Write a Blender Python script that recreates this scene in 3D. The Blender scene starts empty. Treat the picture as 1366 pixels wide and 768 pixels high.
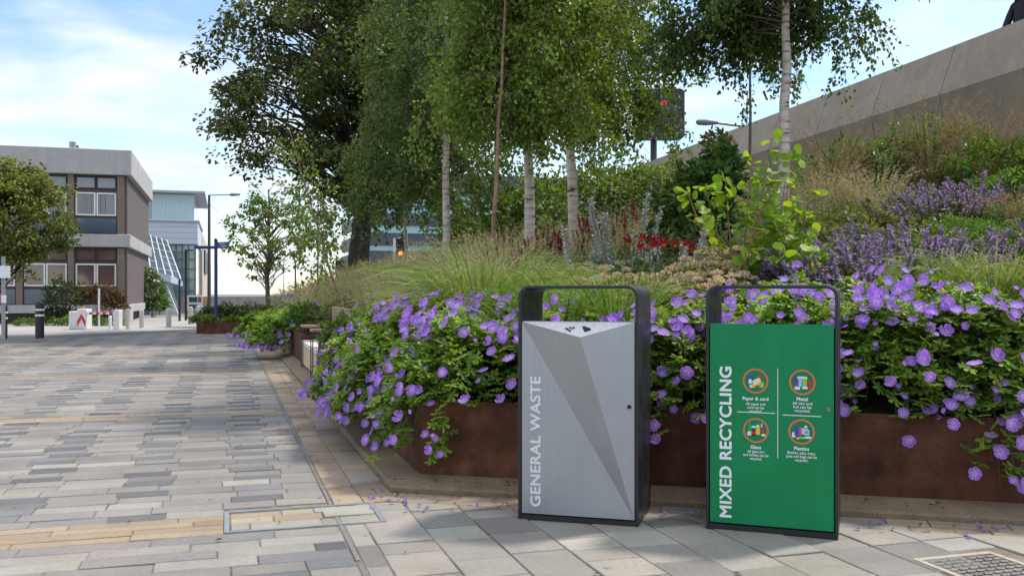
import bpy, math, random
import numpy as np
from mathutils import Matrix, Vector

SC = bpy.context.scene
COL = SC.collection
rng = np.random.default_rng(7)
random.seed(7)

# ------------------------------------------------------------------ camera
H_CAM = 1.25
cam_d = bpy.data.cameras.new('camera')
cam = bpy.data.objects.new('camera', cam_d)
COL.objects.link(cam)
cam.location = (0, 0, H_CAM)
cam.rotation_euler = (math.radians(90), 0, 0)
cam_d.sensor_width = 36
cam_d.lens = 36 * 1250 / 1366
cam_d.shift_y = 6 / 1366
cam_d.clip_start = 0.05
cam_d.clip_end = 3000
SC.camera = cam

# ------------------------------------------------------------------ sky, sun, exposure
SUN_EL = math.radians(59)
SUN_AZ = math.radians(60)            # clockwise from +Y: behind the planting, to the right
w = bpy.data.worlds.new('World')
SC.world = w
w.use_nodes = True
nt = w.node_tree
nt.nodes.clear()
def N(tree, typ, **kw):
    n = tree.nodes.new(typ)
    for k, v in kw.items():
        setattr(n, k, v)
    return n
sky = N(nt, 'ShaderNodeTexSky', sky_type='NISHITA')
sky.sun_disc = False
sky.sun_elevation = SUN_EL
sky.sun_rotation = SUN_AZ
sky.air_density = 1.0
sky.dust_density = 0.15
sky.ozone_density = 2.0
tc = N(nt, 'ShaderNodeTexCoord')
sep = N(nt, 'ShaderNodeSeparateXYZ')
nt.links.new(tc.outputs['Generated'], sep.inputs[0])
zc = N(nt, 'ShaderNodeMath', operation='MAXIMUM'); zc.inputs[1].default_value = 0.0
nt.links.new(sep.outputs['Z'], zc.inputs[0])
za = N(nt, 'ShaderNodeMath', operation='ADD'); za.inputs[1].default_value = 0.12
nt.links.new(zc.outputs[0], za.inputs[0])
dx = N(nt, 'ShaderNodeMath', operation='DIVIDE'); dy = N(nt, 'ShaderNodeMath', operation='DIVIDE')
nt.links.new(sep.outputs['X'], dx.inputs[0]); nt.links.new(za.outputs[0], dx.inputs[1])
nt.links.new(sep.outputs['Y'], dy.inputs[0]); nt.links.new(za.outputs[0], dy.inputs[1])
cmb = N(nt, 'ShaderNodeCombineXYZ')
nt.links.new(dx.outputs[0], cmb.inputs[0]); nt.links.new(dy.outputs[0], cmb.inputs[1])
cn = N(nt, 'ShaderNodeTexNoise'); cn.inputs['Scale'].default_value = 0.9
cn.inputs['Detail'].default_value = 9; cn.inputs['Roughness'].default_value = 0.56
cn.inputs['Distortion'].default_value = 0.5
nt.links.new(cmb.outputs[0], cn.inputs['Vector'])
cr = N(nt, 'ShaderNodeValToRGB')
cr.color_ramp.elements[0].position = 0.42; cr.color_ramp.elements[0].color = (0, 0, 0, 1)
cr.color_ramp.elements[1].position = 0.66; cr.color_ramp.elements[1].color = (1, 1, 1, 1)
nt.links.new(cn.outputs['Fac'], cr.inputs[0])
cn2 = N(nt, 'ShaderNodeTexNoise'); cn2.inputs['Scale'].default_value = 2.3
cn2.inputs['Detail'].default_value = 7
nt.links.new(cmb.outputs[0], cn2.inputs['Vector'])
ccol = N(nt, 'ShaderNodeValToRGB')
ccol.color_ramp.elements[0].position = 0.36; ccol.color_ramp.elements[0].color = (4.1, 4.45, 5.0, 1)
ccol.color_ramp.elements[1].position = 0.62; ccol.color_ramp.elements[1].color = (5.6, 5.65, 5.75, 1)
nt.links.new(cn2.outputs['Fac'], ccol.inputs[0])
mixc = N(nt, 'ShaderNodeMixRGB')
hi = N(nt, 'ShaderNodeMapRange'); hi.inputs[1].default_value = .35; hi.inputs[2].default_value = .8   # clouds brightened towards the unseen zenith, added as ambient fill
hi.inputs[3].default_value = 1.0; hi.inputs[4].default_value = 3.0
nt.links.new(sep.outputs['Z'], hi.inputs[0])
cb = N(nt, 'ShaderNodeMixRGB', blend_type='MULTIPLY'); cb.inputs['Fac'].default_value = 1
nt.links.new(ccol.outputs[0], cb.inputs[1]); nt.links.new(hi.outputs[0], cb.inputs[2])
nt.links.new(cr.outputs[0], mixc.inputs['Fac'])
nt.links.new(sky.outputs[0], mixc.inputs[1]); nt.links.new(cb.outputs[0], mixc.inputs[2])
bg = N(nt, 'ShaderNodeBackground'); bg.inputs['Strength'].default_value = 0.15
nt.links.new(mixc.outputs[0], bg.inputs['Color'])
wo = N(nt, 'ShaderNodeOutputWorld')
nt.links.new(bg.outputs[0], wo.inputs[0])

sun_d = bpy.data.lights.new('sun', 'SUN')
sun_d.energy = 3.1
sun_d.angle = math.radians(5.5)
sun_d.color = (1.0, 0.955, 0.88)
sun = bpy.data.objects.new('sun', sun_d)
COL.objects.link(sun)
to_sun = Vector((math.sin(SUN_AZ) * math.cos(SUN_EL), math.cos(SUN_AZ) * math.cos(SUN_EL), math.sin(SUN_EL)))
sun.rotation_euler = to_sun.to_track_quat('Z', 'Y').to_euler()
sun.location = (20, 20, 40)

SC.view_settings.view_transform = 'Standard'
SC.view_settings.look = 'None'
SC.view_settings.exposure = 0.55
SC.view_settings.gamma = 1
SC.view_settings.use_curve_mapping = False
SC.cycles.use_denoising = True
SC.cycles.max_bounces = 6
SC.cycles.transparent_max_bounces = 6

# ------------------------------------------------------------------ coordinates
F = 1250.0
def G(px, py, z=0.0):
    Y = F * (H_CAM - z) / (py - 390.0)
    return np.array([(px - 683.0) / F * Y, Y, z])
def PX(px, Y): return (px - 683.0) / F * Y
def PZ(py, Y): return H_CAM + (390.0 - py) / F * Y
RZ = math.atan2(0.2917, 0.9565)                   # the street's own frame: v across, u along
RV = np.array([math.cos(RZ), math.sin(RZ)])
DV = np.array([-math.sin(RZ), math.cos(RZ)])
def vu(x, y): return x * RV[0] + y * RV[1], x * DV[0] + y * DV[1]
def xy(v, u): return v * RV[0] + u * DV[0], v * RV[1] + u * DV[1]
F0 = np.array([-0.60, 6.06])                      # planter corner
FN = np.array([0.239, 0.971]); FT = np.array([0.971, -0.239])
V_EDGE = vu(*F0)[0]
def d_front(x, y): return (x - F0[0]) * FN[0] + (y - F0[1]) * FN[1]
def d_left(x, y): return x * RV[0] + y * RV[1] - V_EDGE
def soil(x, y):
    a = np.maximum(d_left(x, y), 0); b = np.maximum(d_front(x, y), 0)
    k = 0.6
    d = -np.log(np.exp(-a / k) + np.exp(-b / k)) * k
    d = np.maximum(d, 0)
    return 0.50 + np.minimum(0.285 * d, 3.0)

# ------------------------------------------------------------------ mesh builder
class NB:
    def __init__(self):
        self.v = []; self.c = []; self.f = []; self.mi = []; self.n = 0
    def add(self, V, Fs, col=(1, 1, 1), mi=0):
        V = np.asarray(V, float).reshape(-1, 3)
        c = np.asarray(col, float)
        if c.ndim == 1: c = np.tile(c, (len(V), 1))
        self.v.append(V); self.c.append(c)
        if isinstance(Fs, np.ndarray):
            self.f.append(Fs + self.n); self.mi.append(np.full(len(Fs), mi))
        else:
            by = {}
            for f in Fs: by.setdefault(len(f), []).append(f)
            for k, L in by.items():
                self.f.append(np.array(L) + self.n); self.mi.append(np.full(len(L), mi))
        self.n += len(V)
        return self
    def box(self, x0, x1, y0, y1, z0, z1, col=(1, 1, 1), mi=0, M=None, ch=0.0):
        if ch > 0:
            c = min(ch, abs(x1 - x0) * .45, abs(y1 - y0) * .45, abs(z1 - z0) * .45)
            P = []
            for X, sx in ((x0, 1), (x1, -1)):
                for Y, sy in ((y0, 1), (y1, -1)):
                    for Z, sz in ((z0, 1), (z1, -1)):
                        P += [(X, Y + sy * c, Z + sz * c), (X + sx * c, Y, Z + sz * c), (X + sx * c, Y + sy * c, Z)]
            i = lambda a, b, d, k: ((a * 2 + b) * 2 + d) * 3 + k
            Fs = []
            for a in (0, 1):
                q = [i(a, 0, 0, 0), i(a, 1, 0, 0), i(a, 1, 1, 0), i(a, 0, 1, 0)]; Fs.append(q if a else q[::-1])
                q = [i(0, a, 0, 1), i(0, a, 1, 1), i(1, a, 1, 1), i(1, a, 0, 1)]; Fs.append(q if a else q[::-1])
                q = [i(0, 0, a, 2), i(1, 0, a, 2), i(1, 1, a, 2), i(0, 1, a, 2)]; Fs.append(q if a else q[::-1])
            for a in (0, 1):
                for b in (0, 1):
                    s = (a ^ b)
                    q = [i(a, b, 0, 0), i(a, b, 0, 1), i(a, b, 1, 1), i(a, b, 1, 0)]; Fs.append(q if s else q[::-1])
                    q = [i(a, 0, b, 0), i(a, 0, b, 2), i(a, 1, b, 2), i(a, 1, b, 0)]; Fs.append(q[::-1] if s else q)
                    q = [i(0, a, b, 1), i(0, a, b, 2), i(1, a, b, 2), i(1, a, b, 1)]; Fs.append(q if s else q[::-1])
            for a in (0, 1):
                for b in (0, 1):
                    for d in (0, 1):
                        q = [i(a, b, d, 0), i(a, b, d, 1), i(a, b, d, 2)]
                        Fs.append(q if (a ^ b ^ d) else q[::-1])
        else:
            P = [(x0, y0, z0), (x1, y0, z0), (x1, y1, z0), (x0, y1, z0), (x0, y0, z1), (x1, y0, z1), (x1, y1, z1), (x0, y1, z1)]
            Fs = [(3, 2, 1, 0), (4, 5, 6, 7), (0, 1, 5, 4), (1, 2, 6, 5), (2, 3, 7, 6), (3, 0, 4, 7)]
        P = np.array(P, float)
        if M is not None: P = P @ np.array(M.to_3x3()).T + np.array(M.translation)
        return self.add(P, Fs, col, mi)
    def tube(self, pts, rad, n=8, col=(1, 1, 1), cap=True, mi=0):
        pts = np.asarray(pts, float); m = len(pts)
        rad = np.broadcast_to(np.asarray(rad, float), (m,))
        t = np.gradient(pts, axis=0); t /= np.linalg.norm(t, axis=1)[:, None] + 1e-12
        up = np.array([0, 0, 1.0]) if abs(t[0][2]) < .95 else np.array([1.0, 0, 0])
        s = np.cross(t, up); s /= np.linalg.norm(s, axis=1)[:, None] + 1e-12
        b = np.cross(s, t)
        a = np.arange(n) / n * 2 * np.pi
        V = pts[:, None, :] + rad[:, None, None] * (np.cos(a)[None, :, None] * s[:, None, :] + np.sin(a)[None, :, None] * b[:, None, :])
        V = V.reshape(-1, 3)
        I = np.arange(m - 1)[:, None] * n; J = np.arange(n)[None, :]; J2 = (J + 1) % n
        Fq = np.stack([I + J, I + J2, I + n + J2, I + n + J], -1).reshape(-1, 4)
        c = np.asarray(col, float)
        if c.ndim == 2: c = np.repeat(c, n, axis=0)
        self.add(V, Fq, c, mi)
        if cap:
            base = self.n - len(V)
            self.f.append(np.array([list(range(n - 1, -1, -1))]) + base); self.mi.append(np.array([mi]))
            self.f.append(np.array([list(range((m - 1) * n, m * n))]) + base); self.mi.append(np.array([mi]))
        return self
    def prism(self, poly, axis, a0, a1, col=(1, 1, 1), mi=0):
        """extrude a 2-D polygon along an axis: 'y' takes (x,z), 'z' takes (x,y), 'x' takes (y,z)"""
        n = len(poly); V = []
        for a in (a0, a1):
            for p in poly:
                V.append({'y': (p[0], a, p[1]), 'z': (p[0], p[1], a), 'x': (a, p[0], p[1])}[axis])
        Fs = [tuple(range(n)), tuple(range(2 * n - 1, n - 1, -1))] + [(i, i + n, (i + 1) % n + n, (i + 1) % n) for i in range(n)]
        return self.add(V, Fs, col, mi)
    def build(self, name, mats, parent=None, smooth=False):
        me = bpy.data.meshes.new(name)
        V = np.concatenate(self.v) if self.v else np.zeros((0, 3))
        C = np.concatenate(self.c)
        me.vertices.add(len(V)); me.vertices.foreach_set('co', V.astype(np.float32).ravel())
        loops = np.concatenate([f.ravel() for f in self.f]).astype(np.int32)
        sizes = np.concatenate([np.full(len(f), f.shape[1]) for f in self.f]).astype(np.int32)
        starts = np.concatenate([[0], np.cumsum(sizes)[:-1]]).astype(np.int32)
        me.loops.add(len(loops)); me.loops.foreach_set('vertex_index', loops)
        me.polygons.add(len(sizes)); me.polygons.foreach_set('loop_start', starts)
        me.polygons.foreach_set('loop_total', sizes)
        me.polygons.foreach_set('material_index', np.concatenate(self.mi).astype(np.int32))
        me.polygons.foreach_set('use_smooth', np.full(len(sizes), bool(smooth)))
        at = me.color_attributes.new('Col', 'FLOAT_COLOR', 'POINT')
        at.data.foreach_set('color', np.concatenate([C, np.ones((len(C), 1))], 1).astype(np.float32).ravel())
        me.update(calc_edges=True); me.validate()
        for m in (mats if isinstance(mats, (list, tuple)) else [mats]): me.materials.append(m)
        o = bpy.data.objects.new(name, me); COL.objects.link(o)
        if parent is not None: o.parent = parent
        return o

def tag(o, label=None, cat=None, group=None, kind=None):
    if label: o['label'] = label
    if cat:
        o['category'] = cat
        if not kind: kind = 'thing'
    if group: o['group'] = group
    if kind: o['kind'] = kind
    return o
def empty(name, loc, rz=0.0):
    o = bpy.data.objects.new(name, None); COL.objects.link(o)
    o.location = loc; o.rotation_euler = (0, 0, rz); o.empty_display_size = .1
    return o
def copy_obj(o, parent=None):
    c = o.copy(); COL.objects.link(c)
    if parent is not None: c.parent = parent
    return c

# ------------------------------------------------------------------ materials
MATS = {}
def mat(name, color=(.5, .5, .5), rough=.6, smudge=None, gum=False, metal=0.0, spec=.5, vcol=False, noise=None, bump=None, emit=None, streak=None, coat=0.0):
    """noise=(scale, amount): base colour varies by +-amount; bump=(scale, strength); streak=(sx,sy,sz,amount)"""
    if name in MATS: return MATS[name]
    m = bpy.data.materials.new(name); m.use_nodes = True
    t = m.node_tree; b = t.nodes['Principled BSDF']
    b.inputs['Roughness'].default_value = rough; b.inputs['Metallic'].default_value = metal
    b.inputs['Specular IOR Level'].default_value = spec
    b.inputs['Coat Weight'].default_value = coat
    src = None
    if vcol:
        a = N(t, 'ShaderNodeVertexColor'); a.layer_name = 'Col'; src = a.outputs[0]
    else:
        rgb = N(t, 'ShaderNodeRGB'); rgb.outputs[0].default_value = (*color, 1); src = rgb.outputs[0]
    tcn = N(t, 'ShaderNodeTexCoord')
    def modulate(src, scale, amt, mapping=None, detail=6):
        nz = N(t, 'ShaderNodeTexNoise'); nz.inputs['Scale'].default_value = scale; nz.inputs['Detail'].default_value = detail
        nz.inputs['Roughness'].default_value = .62
        if mapping:
            mp = N(t, 'ShaderNodeMapping'); mp.inputs['Scale'].default_value = mapping
            t.links.new(tcn.outputs['Object'], mp.inputs[0]); t.links.new(mp.outputs[0], nz.inputs['Vector'])
        else:
            t.links.new(tcn.outputs['Object'], nz.inputs['Vector'])
        mr = N(t, 'ShaderNodeMapRange'); mr.inputs[1].default_value = .3; mr.inputs[2].default_value = .7
        mr.inputs[3].default_value = 1 - amt; mr.inputs[4].default_value = 1 + amt
        t.links.new(nz.outputs['Fac'], mr.inputs[0])
        mx = N(t, 'ShaderNodeMixRGB', blend_type='MULTIPLY'); mx.inputs['Fac'].default_value = 1
        t.links.new(src, mx.inputs[1]); t.links.new(mr.outputs[0], mx.inputs[2])
        return mx.outputs[0]
    if noise:
        for sc, am in (noise if isinstance(noise[0], tuple) else [noise]): src = modulate(src, sc, am)
    if streak: src = modulate(src, 1.0, streak[3], streak[:3])
    if gum:                       # trodden-in spots and drips of their own shape
        vo = N(t, 'ShaderNodeTexVoronoi'); vo.inputs['Scale'].default_value = 2.6
        t.links.new(tcn.outputs['Object'], vo.inputs['Vector'])
        sp = N(t, 'ShaderNodeMapRange'); sp.inputs[1].default_value = .035; sp.inputs[2].default_value = .06; sp.inputs[3].default_value = .62; sp.inputs[4].default_value = 1.0
        t.links.new(vo.outputs['Distance'], sp.inputs[0])
        mx = N(t, 'ShaderNodeMixRGB', blend_type='MULTIPLY'); mx.inputs['Fac'].default_value = 1
        t.links.new(src, mx.inputs[1]); t.links.new(sp.outputs[0], mx.inputs[2]); src = mx.outputs[0]
    if smudge:
        sn = N(t, 'ShaderNodeTexNoise'); sn.inputs['Scale'].default_value = smudge[0]; sn.inputs['Detail'].default_value = 4; sn.inputs['Distortion'].default_value = .3
        t.links.new(tcn.outputs['Object'], sn.inputs['Vector'])
        sr = N(t, 'ShaderNodeMapRange'); sr.inputs[1].default_value = .35; sr.inputs[2].default_value = .65; sr.inputs[3].default_value = rough - smudge[1]; sr.inputs[4].default_value = rough + smudge[1]
        t.links.new(sn.outputs['Fac'], sr.inputs[0]); t.links.new(sr.outputs[0], b.inputs['Roughness'])
    t.links.new(src, b.inputs['Base Color'])
    if bump:
        nz = N(t, 'ShaderNodeTexNoise'); nz.inputs['Scale'].default_value = bump[0]; nz.inputs['Detail'].default_value = 5
        t.links.new(tcn.outputs['Object'], nz.inputs['Vector'])
        bp = N(t, 'ShaderNodeBump'); bp.inputs['Strength'].default_value = bump[1]; bp.inputs['Distance'].default_value = .01
        t.links.new(nz.outputs['Fac'], bp.inputs['Height']); t.links.new(bp.outputs[0], b.inputs['Normal'])
    if emit:
        b.inputs['Emission Color'].default_value = (*emit[0], 1); b.inputs['Emission Strength'].default_value = emit[1]
    MATS[name] = m
    return m

def leafmat(name, trans=.4, rough=.5, spec=.35, tint=(1.25, 1.15, .55)):
    if name in MATS: return MATS[name]
    m = bpy.data.materials.new(name); m.use_nodes = True
    t = m.node_tree; b = t.nodes['Principled BSDF']
    b.inputs['Roughness'].default_value = rough; b.inputs['Specular IOR Level'].default_value = spec
    a = N(t, 'ShaderNodeVertexColor'); a.layer_name = 'Col'
    t.links.new(a.outputs[0], b.inputs['Base Color'])
    tr = N(t, 'ShaderNodeBsdfTranslucent')
    mx = N(t, 'ShaderNodeMixRGB', blend_type='MULTIPLY'); mx.inputs['Fac'].default_value = 1
    mx.inputs[2].default_value = (*tint, 1)
    t.links.new(a.outputs[0], mx.inputs[1]); t.links.new(mx.outputs[0], tr.inputs['Color'])
    ms = N(t, 'ShaderNodeMixShader'); ms.inputs[0].default_value = trans
    t.links.new(b.outputs[0], ms.inputs[1]); t.links.new(tr.outputs[0], ms.inputs[2])
    t.links.new(ms.outputs[0], t.nodes['Material Output'].inputs[0])
    MATS[name] = m
    return m

def glassmat(name, color, rough=.08, noise=None):
    return mat(name, color, rough=rough, spec=.9, coat=.6)

def text_mesh(s, width=None, height=None, bold=0.0, thick=.0015):
    """lettering as a thin extruded mesh, centred, reading along +x; scaled to the width or height given"""
    cu = bpy.data.curves.new('lettering', 'FONT'); cu.body = s; cu.size = 1.0
    cu.align_x = 'CENTER'; cu.space_character = 1.0 + bold * 1.6; cu.space_line = .95; cu.resolution_u = 5
    o = bpy.data.objects.new('lettering', cu); COL.objects.link(o)
    dg = bpy.context.evaluated_depsgraph_get(); dg.update()
    me = bpy.data.meshes.new_from_object(o.evaluated_get(dg))
    bpy.data.objects.remove(o); bpy.data.curves.remove(cu)
    V = np.zeros(len(me.vertices) * 3, np.float32); me.vertices.foreach_get('co', V); V = V.reshape(-1, 3)
    Fs = [tuple(p.vertices) for p in me.polygons]
    bpy.data.meshes.remove(me)
    if bold:                      # heavier strokes: the same letters laid again, shifted by a hair, each a hair further out
        n0 = len(V); B = [(0, 0)] + [(bold * math.cos(k * math.pi / 4), bold * math.sin(k * math.pi / 4)) for k in range(8)]
        Vs = []; F2 = []
        for k, (bx, by) in enumerate(B):
            W = V.copy(); W[:, 0] += bx; W[:, 1] += by; W[:, 2] = k; Vs.append(W); F2 += [tuple(i + n0 * k for i in f) for f in Fs]
        V = np.concatenate(Vs); Fs = F2
    else: V[:, 2] = 0
    lo = V.min(0); hi = V.max(0); c = (lo + hi) / 2
    sx = width / (hi[0] - lo[0]) if width else None
    sy = height / (hi[1] - lo[1]) if height else None
    if sx is None: sx = sy
    if sy is None: sy = sx
    P = np.zeros((len(V), 3)); P[:, 0] = (V[:, 0] - c[0]) * sx; P[:, 1] = (V[:, 1] - c[1]) * sy; P[:, 2] = V[:, 2] * .00008
    return P, Fs
# ================================================================== THE SETTING
m_ground = mat('far asphalt', (.17, .162, .155), .85, noise=((.4, .15), (9, .12)))
nb = NB(); nb.add([(-400, -400, -.03), (400, -400, -.03), (400, 700, -.03), (-400, 700, -.03)], [(0, 1, 2, 3)])
tag(nb.build('ground', m_ground), kind='structure')

# paving: one sheet of separately laid stones over a mortar bed
m_pav = mat('paving stone', rough=.72, gum=True, vcol=True, noise=((.7, .13), (3.0, .12), (45, .13), (260, .16)), bump=(140, .25), spec=.3)
m_mort = mat('mortar joint', (.17, .135, .10), .95, noise=((14, .4), (2, .25)))
pav = NB()
def clip(poly, n, c):
    out = []
    for i in range(len(poly)):
        a, b = poly[i], poly[(i + 1) % len(poly)]
        da = n[0] * a[0] + n[1] * a[1] - c; db = n[0] * b[0] + n[1] * b[1] - c
        if da <= 0: out.append(a)
        if (da < 0 < db) or (db < 0 < da):
            t = da / (da - db); out.append((a[0] + t * (b[0] - a[0]), a[1] + t * (b[1] - a[1])))
    return out
def inset(poly, g):
    n = len(poly); L = []
    for i in range(n):
        a = np.array(poly[i]); b = np.array(poly[(i + 1) % n]); e = b - a; l = np.linalg.norm(e)
        if l < 1e-6: return None
        nn = np.array([-e[1], e[0]]) / l
        L.append((nn, nn @ a + g))
    out = []
    for i in range(n):
        (n1, c1), (n2, c2) = L[i - 1], L[i]
        d = n1[0] * n2[1] - n1[1] * n2[0]
        if abs(d) < 1e-4: return None
        out.append(((c1 * n2[1] - c2 * n1[1]) / d, (n1[0] * c2 - n2[0] * c1) / d))
    p = np.array(out)
    ar = .5 * np.sum(p[:, 0] * np.roll(p[:, 1], -1) - np.roll(p[:, 0], -1) * p[:, 1])
    for q in out:
        for nn, c in L:
            if nn @ np.array(q) < c - 1e-3: return None
    return out if ar > 4e-4 else None
def clean(poly):
    out = []
    for p in poly:
        if not out or (abs(p[0] - out[-1][0]) + abs(p[1] - out[-1][1])) > 1e-3: out.append(p)
    if len(out) > 1 and (abs(out[0][0] - out[-1][0]) + abs(out[0][1] - out[-1][1])) < 1e-3: out.pop()
    return out
def paver(poly, col, gap=.007, ch=.004, jit=.0022, z=0.0):
    """poly in the street's (v,u) frame, counter-clockwise"""
    poly = clean(poly)
    if len(poly) < 3: return
    a = inset(poly, gap / 2); b = inset(poly, gap / 2 + ch)
    if a is None or b is None or len(a) != len(b): return
    n = len(a); zz = z + rng.normal(0, jit)
    tx, ty = rng.normal(0, .004, 2)
    cx = sum(p[0] for p in a) / n; cy = sum(p[1] for p in a) / n
    V = []
    for dz, P in ((-.022, a), (-.004, a), (0, b)):
        for p in P:
            X, Y = xy(p[0], p[1]); V.append((X, Y, zz + dz + (tx * (p[0] - cx) + ty * (p[1] - cy))))
    Fs = [tuple(range(2 * n, 3 * n))]
    for i in range(n):
        j = (i + 1) % n
        Fs += [(i, j, n + j, n + i), (n + i, n + j, 2 * n + j, 2 * n + i)]
    pav.add(V, Fs, col)
def jitcol(c, a=.065, h=.012):
    c = np.array(c) * .84 * (1 + rng.normal(0, a)); return np.clip(c * (1 + rng.normal(0, h, 3)), .02, .8)
GREY = [(.222, .202, .180), (.247, .224, .194), (.208, .191, .174), (.268, .242, .202), (.232, .21, .182)]
DARK = [(.135, .132, .13), (.15, .147, .143), (.125, .123, .124)]
TAN = [(.33, .252, .168), (.30, .225, .148), (.345, .275, .19), (.285, .208, .132)]
BUFF = [(.30, .27, .225), (.28, .25, .205), (.325, .30, .25)]
V_CH = .575                                    # drainage channel line
# the recessed cover near the planter's corner is laid in the same stones, inside its own frame
COVER = (-.01, .84, 5.10, 5.58)
# region A: rows laid across the street
u = 2.6; row = 0; band_next = 5.02
while u < 33.0:
    h = .165 + rng.uniform(-.012, .012)
    if u < 5.0: h = .155
    tanrow = (4.98 < u < 5.42) or (9.9 < u < 10.3) or (14.9 < u < 15.3) or (19.9 < u < 20.3) or (24.9 < u < 25.3)
    if tanrow: h = .135 if u > 6 else .105
    front = u < 4.98
    v0 = -9.5 + (0 if u > 8 else 5)
    if front or tanrow:
        v = v0 + rng.uniform(0, .3); cells = []
        while v < V_CH:
            L = rng.choice([.33, .46, .6]) if front else rng.choice([.42, .55, .7])
            cells.append((v, min(v + L, V_CH))); v += L
    else:
        cells = []; base = .02 + .045 * math.sin(row * 1.7) + (.0 if row % 2 else .02)
        k = -15
        while True:
            a = base + k * .69; b = a + .30; c = base + (k + 1) * .69
            if a > V_CH: break
            if a > v0:
                cells.append((a, min(b, V_CH)))
                if b < V_CH: cells.append((b, min(c, V_CH)))
            k += 1
    for a, b in cells:
        if b - a < .05: continue
        if tanrow: c = jitcol(TAN[rng.integers(4)])
        elif front:
            r = rng.random()
            c = jitcol(DARK[rng.integers(3)], .15) * 1.15 if r < .2 else jitcol(BUFF[rng.integers(3)]) if r < .45 else jitcol(GREY[rng.integers(5)])
        else:
            dark = (b - a) < .32 and (b < V_CH - .02) and row % 2 == 0 and rng.random() < .86
            r = rng.random()
            c = jitcol(DARK[rng.integers(3)], .16) if dark else (jitcol(BUFF[rng.integers(3)]) if r < .09 else jitcol(GREY[rng.integers(5)], .075))
        poly = [(a, u), (b, u), (b, u + h), (a, u + h)]
        if b > COVER[0] and u + h > COVER[2] and u < COVER[3]:
            if a >= COVER[0]: continue
            poly = clip(poly, (1, 0), COVER[0])
        paver(poly, c)
    u += h; row += 1
# region B: the buff strip beside the planter, two stones wide
for a, b in ((V_CH + .03, .785), (.785, .985)):
    u = 5.58 + rng.uniform(0, .05)
    while u < 33:
        L = rng.choice([.2, .26, .33])
        poly = clip([(a, u), (b, u), (b, u + L), (a, u + L)], (0, -1), -5.58)
        paver(poly, jitcol(TAN[rng.integers(4)] if rng.random() < .9 else BUFF[rng.integers(3)], .08)); u += L
# channel stones
u = 2.6
while u < 33:
    if not (COVER[2] - .02 < u < COVER[3]): paver([(V_CH, u), (V_CH + .03, u), (V_CH + .03, u + .6), (V_CH, u + .6)], jitcol((.21, .19, .165), .06))
    u += .6
# the cover: stones inside, a metal frame round them
for (a, b, c, d) in ((.02, .30, 5.42, 5.545), (.30, .48, 5.42, 5.545), (.48, .81, 5.44, 5.545), (.02, .25, 5.28, 5.42), (.25, .52, 5.28, 5.42), (.52, .81, 5.30, 5.44),
                     (.02, .12, 5.13, 5.28), (.12, .50, 5.13, 5.28), (.50, .60, 5.13, 5.28), (.60, .81, 5.13, 5.30)):
    paver([(a, c), (b, c), (b, d), (a, d)], jitcol(TAN[rng.integers(4)] if c > 5.25 and b < .6 else BUFF[rng.integers(3)]))
# region C: the slabs in front of the bins, in columns along the street, cut off along the planter
fn = (FN @ RV, FN @ DV); f0 = vu(*F0); fc = fn[0] * f0[0] + fn[1] * f0[1]
GRATE = (3.075, 3.53, 3.185, 3.66)
v = V_CH + .03; k = 0
while v < 4.6:
    wv = .11 if k == 0 else .292
    u = 2.2 + rng.uniform(0, .3)
    while u < 6.0:
        L = rng.choice([.20, .28, .36, .45])
        poly = [(v, u), (v + wv, u), (v + wv, u + L), (v, u + L)]
        poly = clip(poly, fn, fc - .46)
        if len(poly) >= 3:
            cv = sum(p[0] for p in poly) / len(poly); cu_ = sum(p[1] for p in poly) / len(poly)
            if cv < COVER[1] + .02 and cu_ > COVER[2] - .02: poly = clip(poly, (0, 1), COVER[2])
            if len(poly) >= 3 and not (GRATE[0] < cv < GRATE[1] and GRATE[2] < cu_ < GRATE[3]):
                r = rng.random()
                c = jitcol((.195, .178, .158), .09) if r < .22 else jitcol(BUFF[rng.integers(3)], .1) if r < .62 else jitcol((.258, .233, .196), .08)
                paver(poly, c, gap=.009)
        u += L
    v += wv; k += 1
# two courses parallel to the planter's front
ft = (FT @ RV, FT @ DV)
def front_pt(s, d): return (f0[0] + ft[0] * s + fn[0] * d, f0[1] + ft[1] * s + fn[1] * d)
for d0, d1 in ((-.46, -.33), (-.33, -.205)):
    s = -.45
    while s < 8:
        L = rng.choice([.22, .3, .4])
        poly = [front_pt(s, d0), front_pt(s + L, d0), front_pt(s + L, d1), front_pt(s, d1)]
        poly = clip(poly, (-1, 0), -(V_CH + .28)) if s < .3 else poly
        if len(poly) >= 3 and min(p[0] for p in poly) > .84: paver(poly, jitcol(TAN[rng.integers(4)] if rng.random() < .6 else BUFF[rng.integers(3)], .08))
        s += L
tag(pav.build('paving', m_pav), kind='structure')
nb = NB()
pts = [xy(-9.6, 2.2), xy(6, 2.2), xy(6, 6), xy(1.15, 8), xy(1.15, 33.1), xy(-9.6, 33.1)]
nb.add([(x, y, -.0065) for x, y in pts], [tuple(range(6))])
tag(nb.build('mortar_bed', m_mort), kind='structure')

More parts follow.
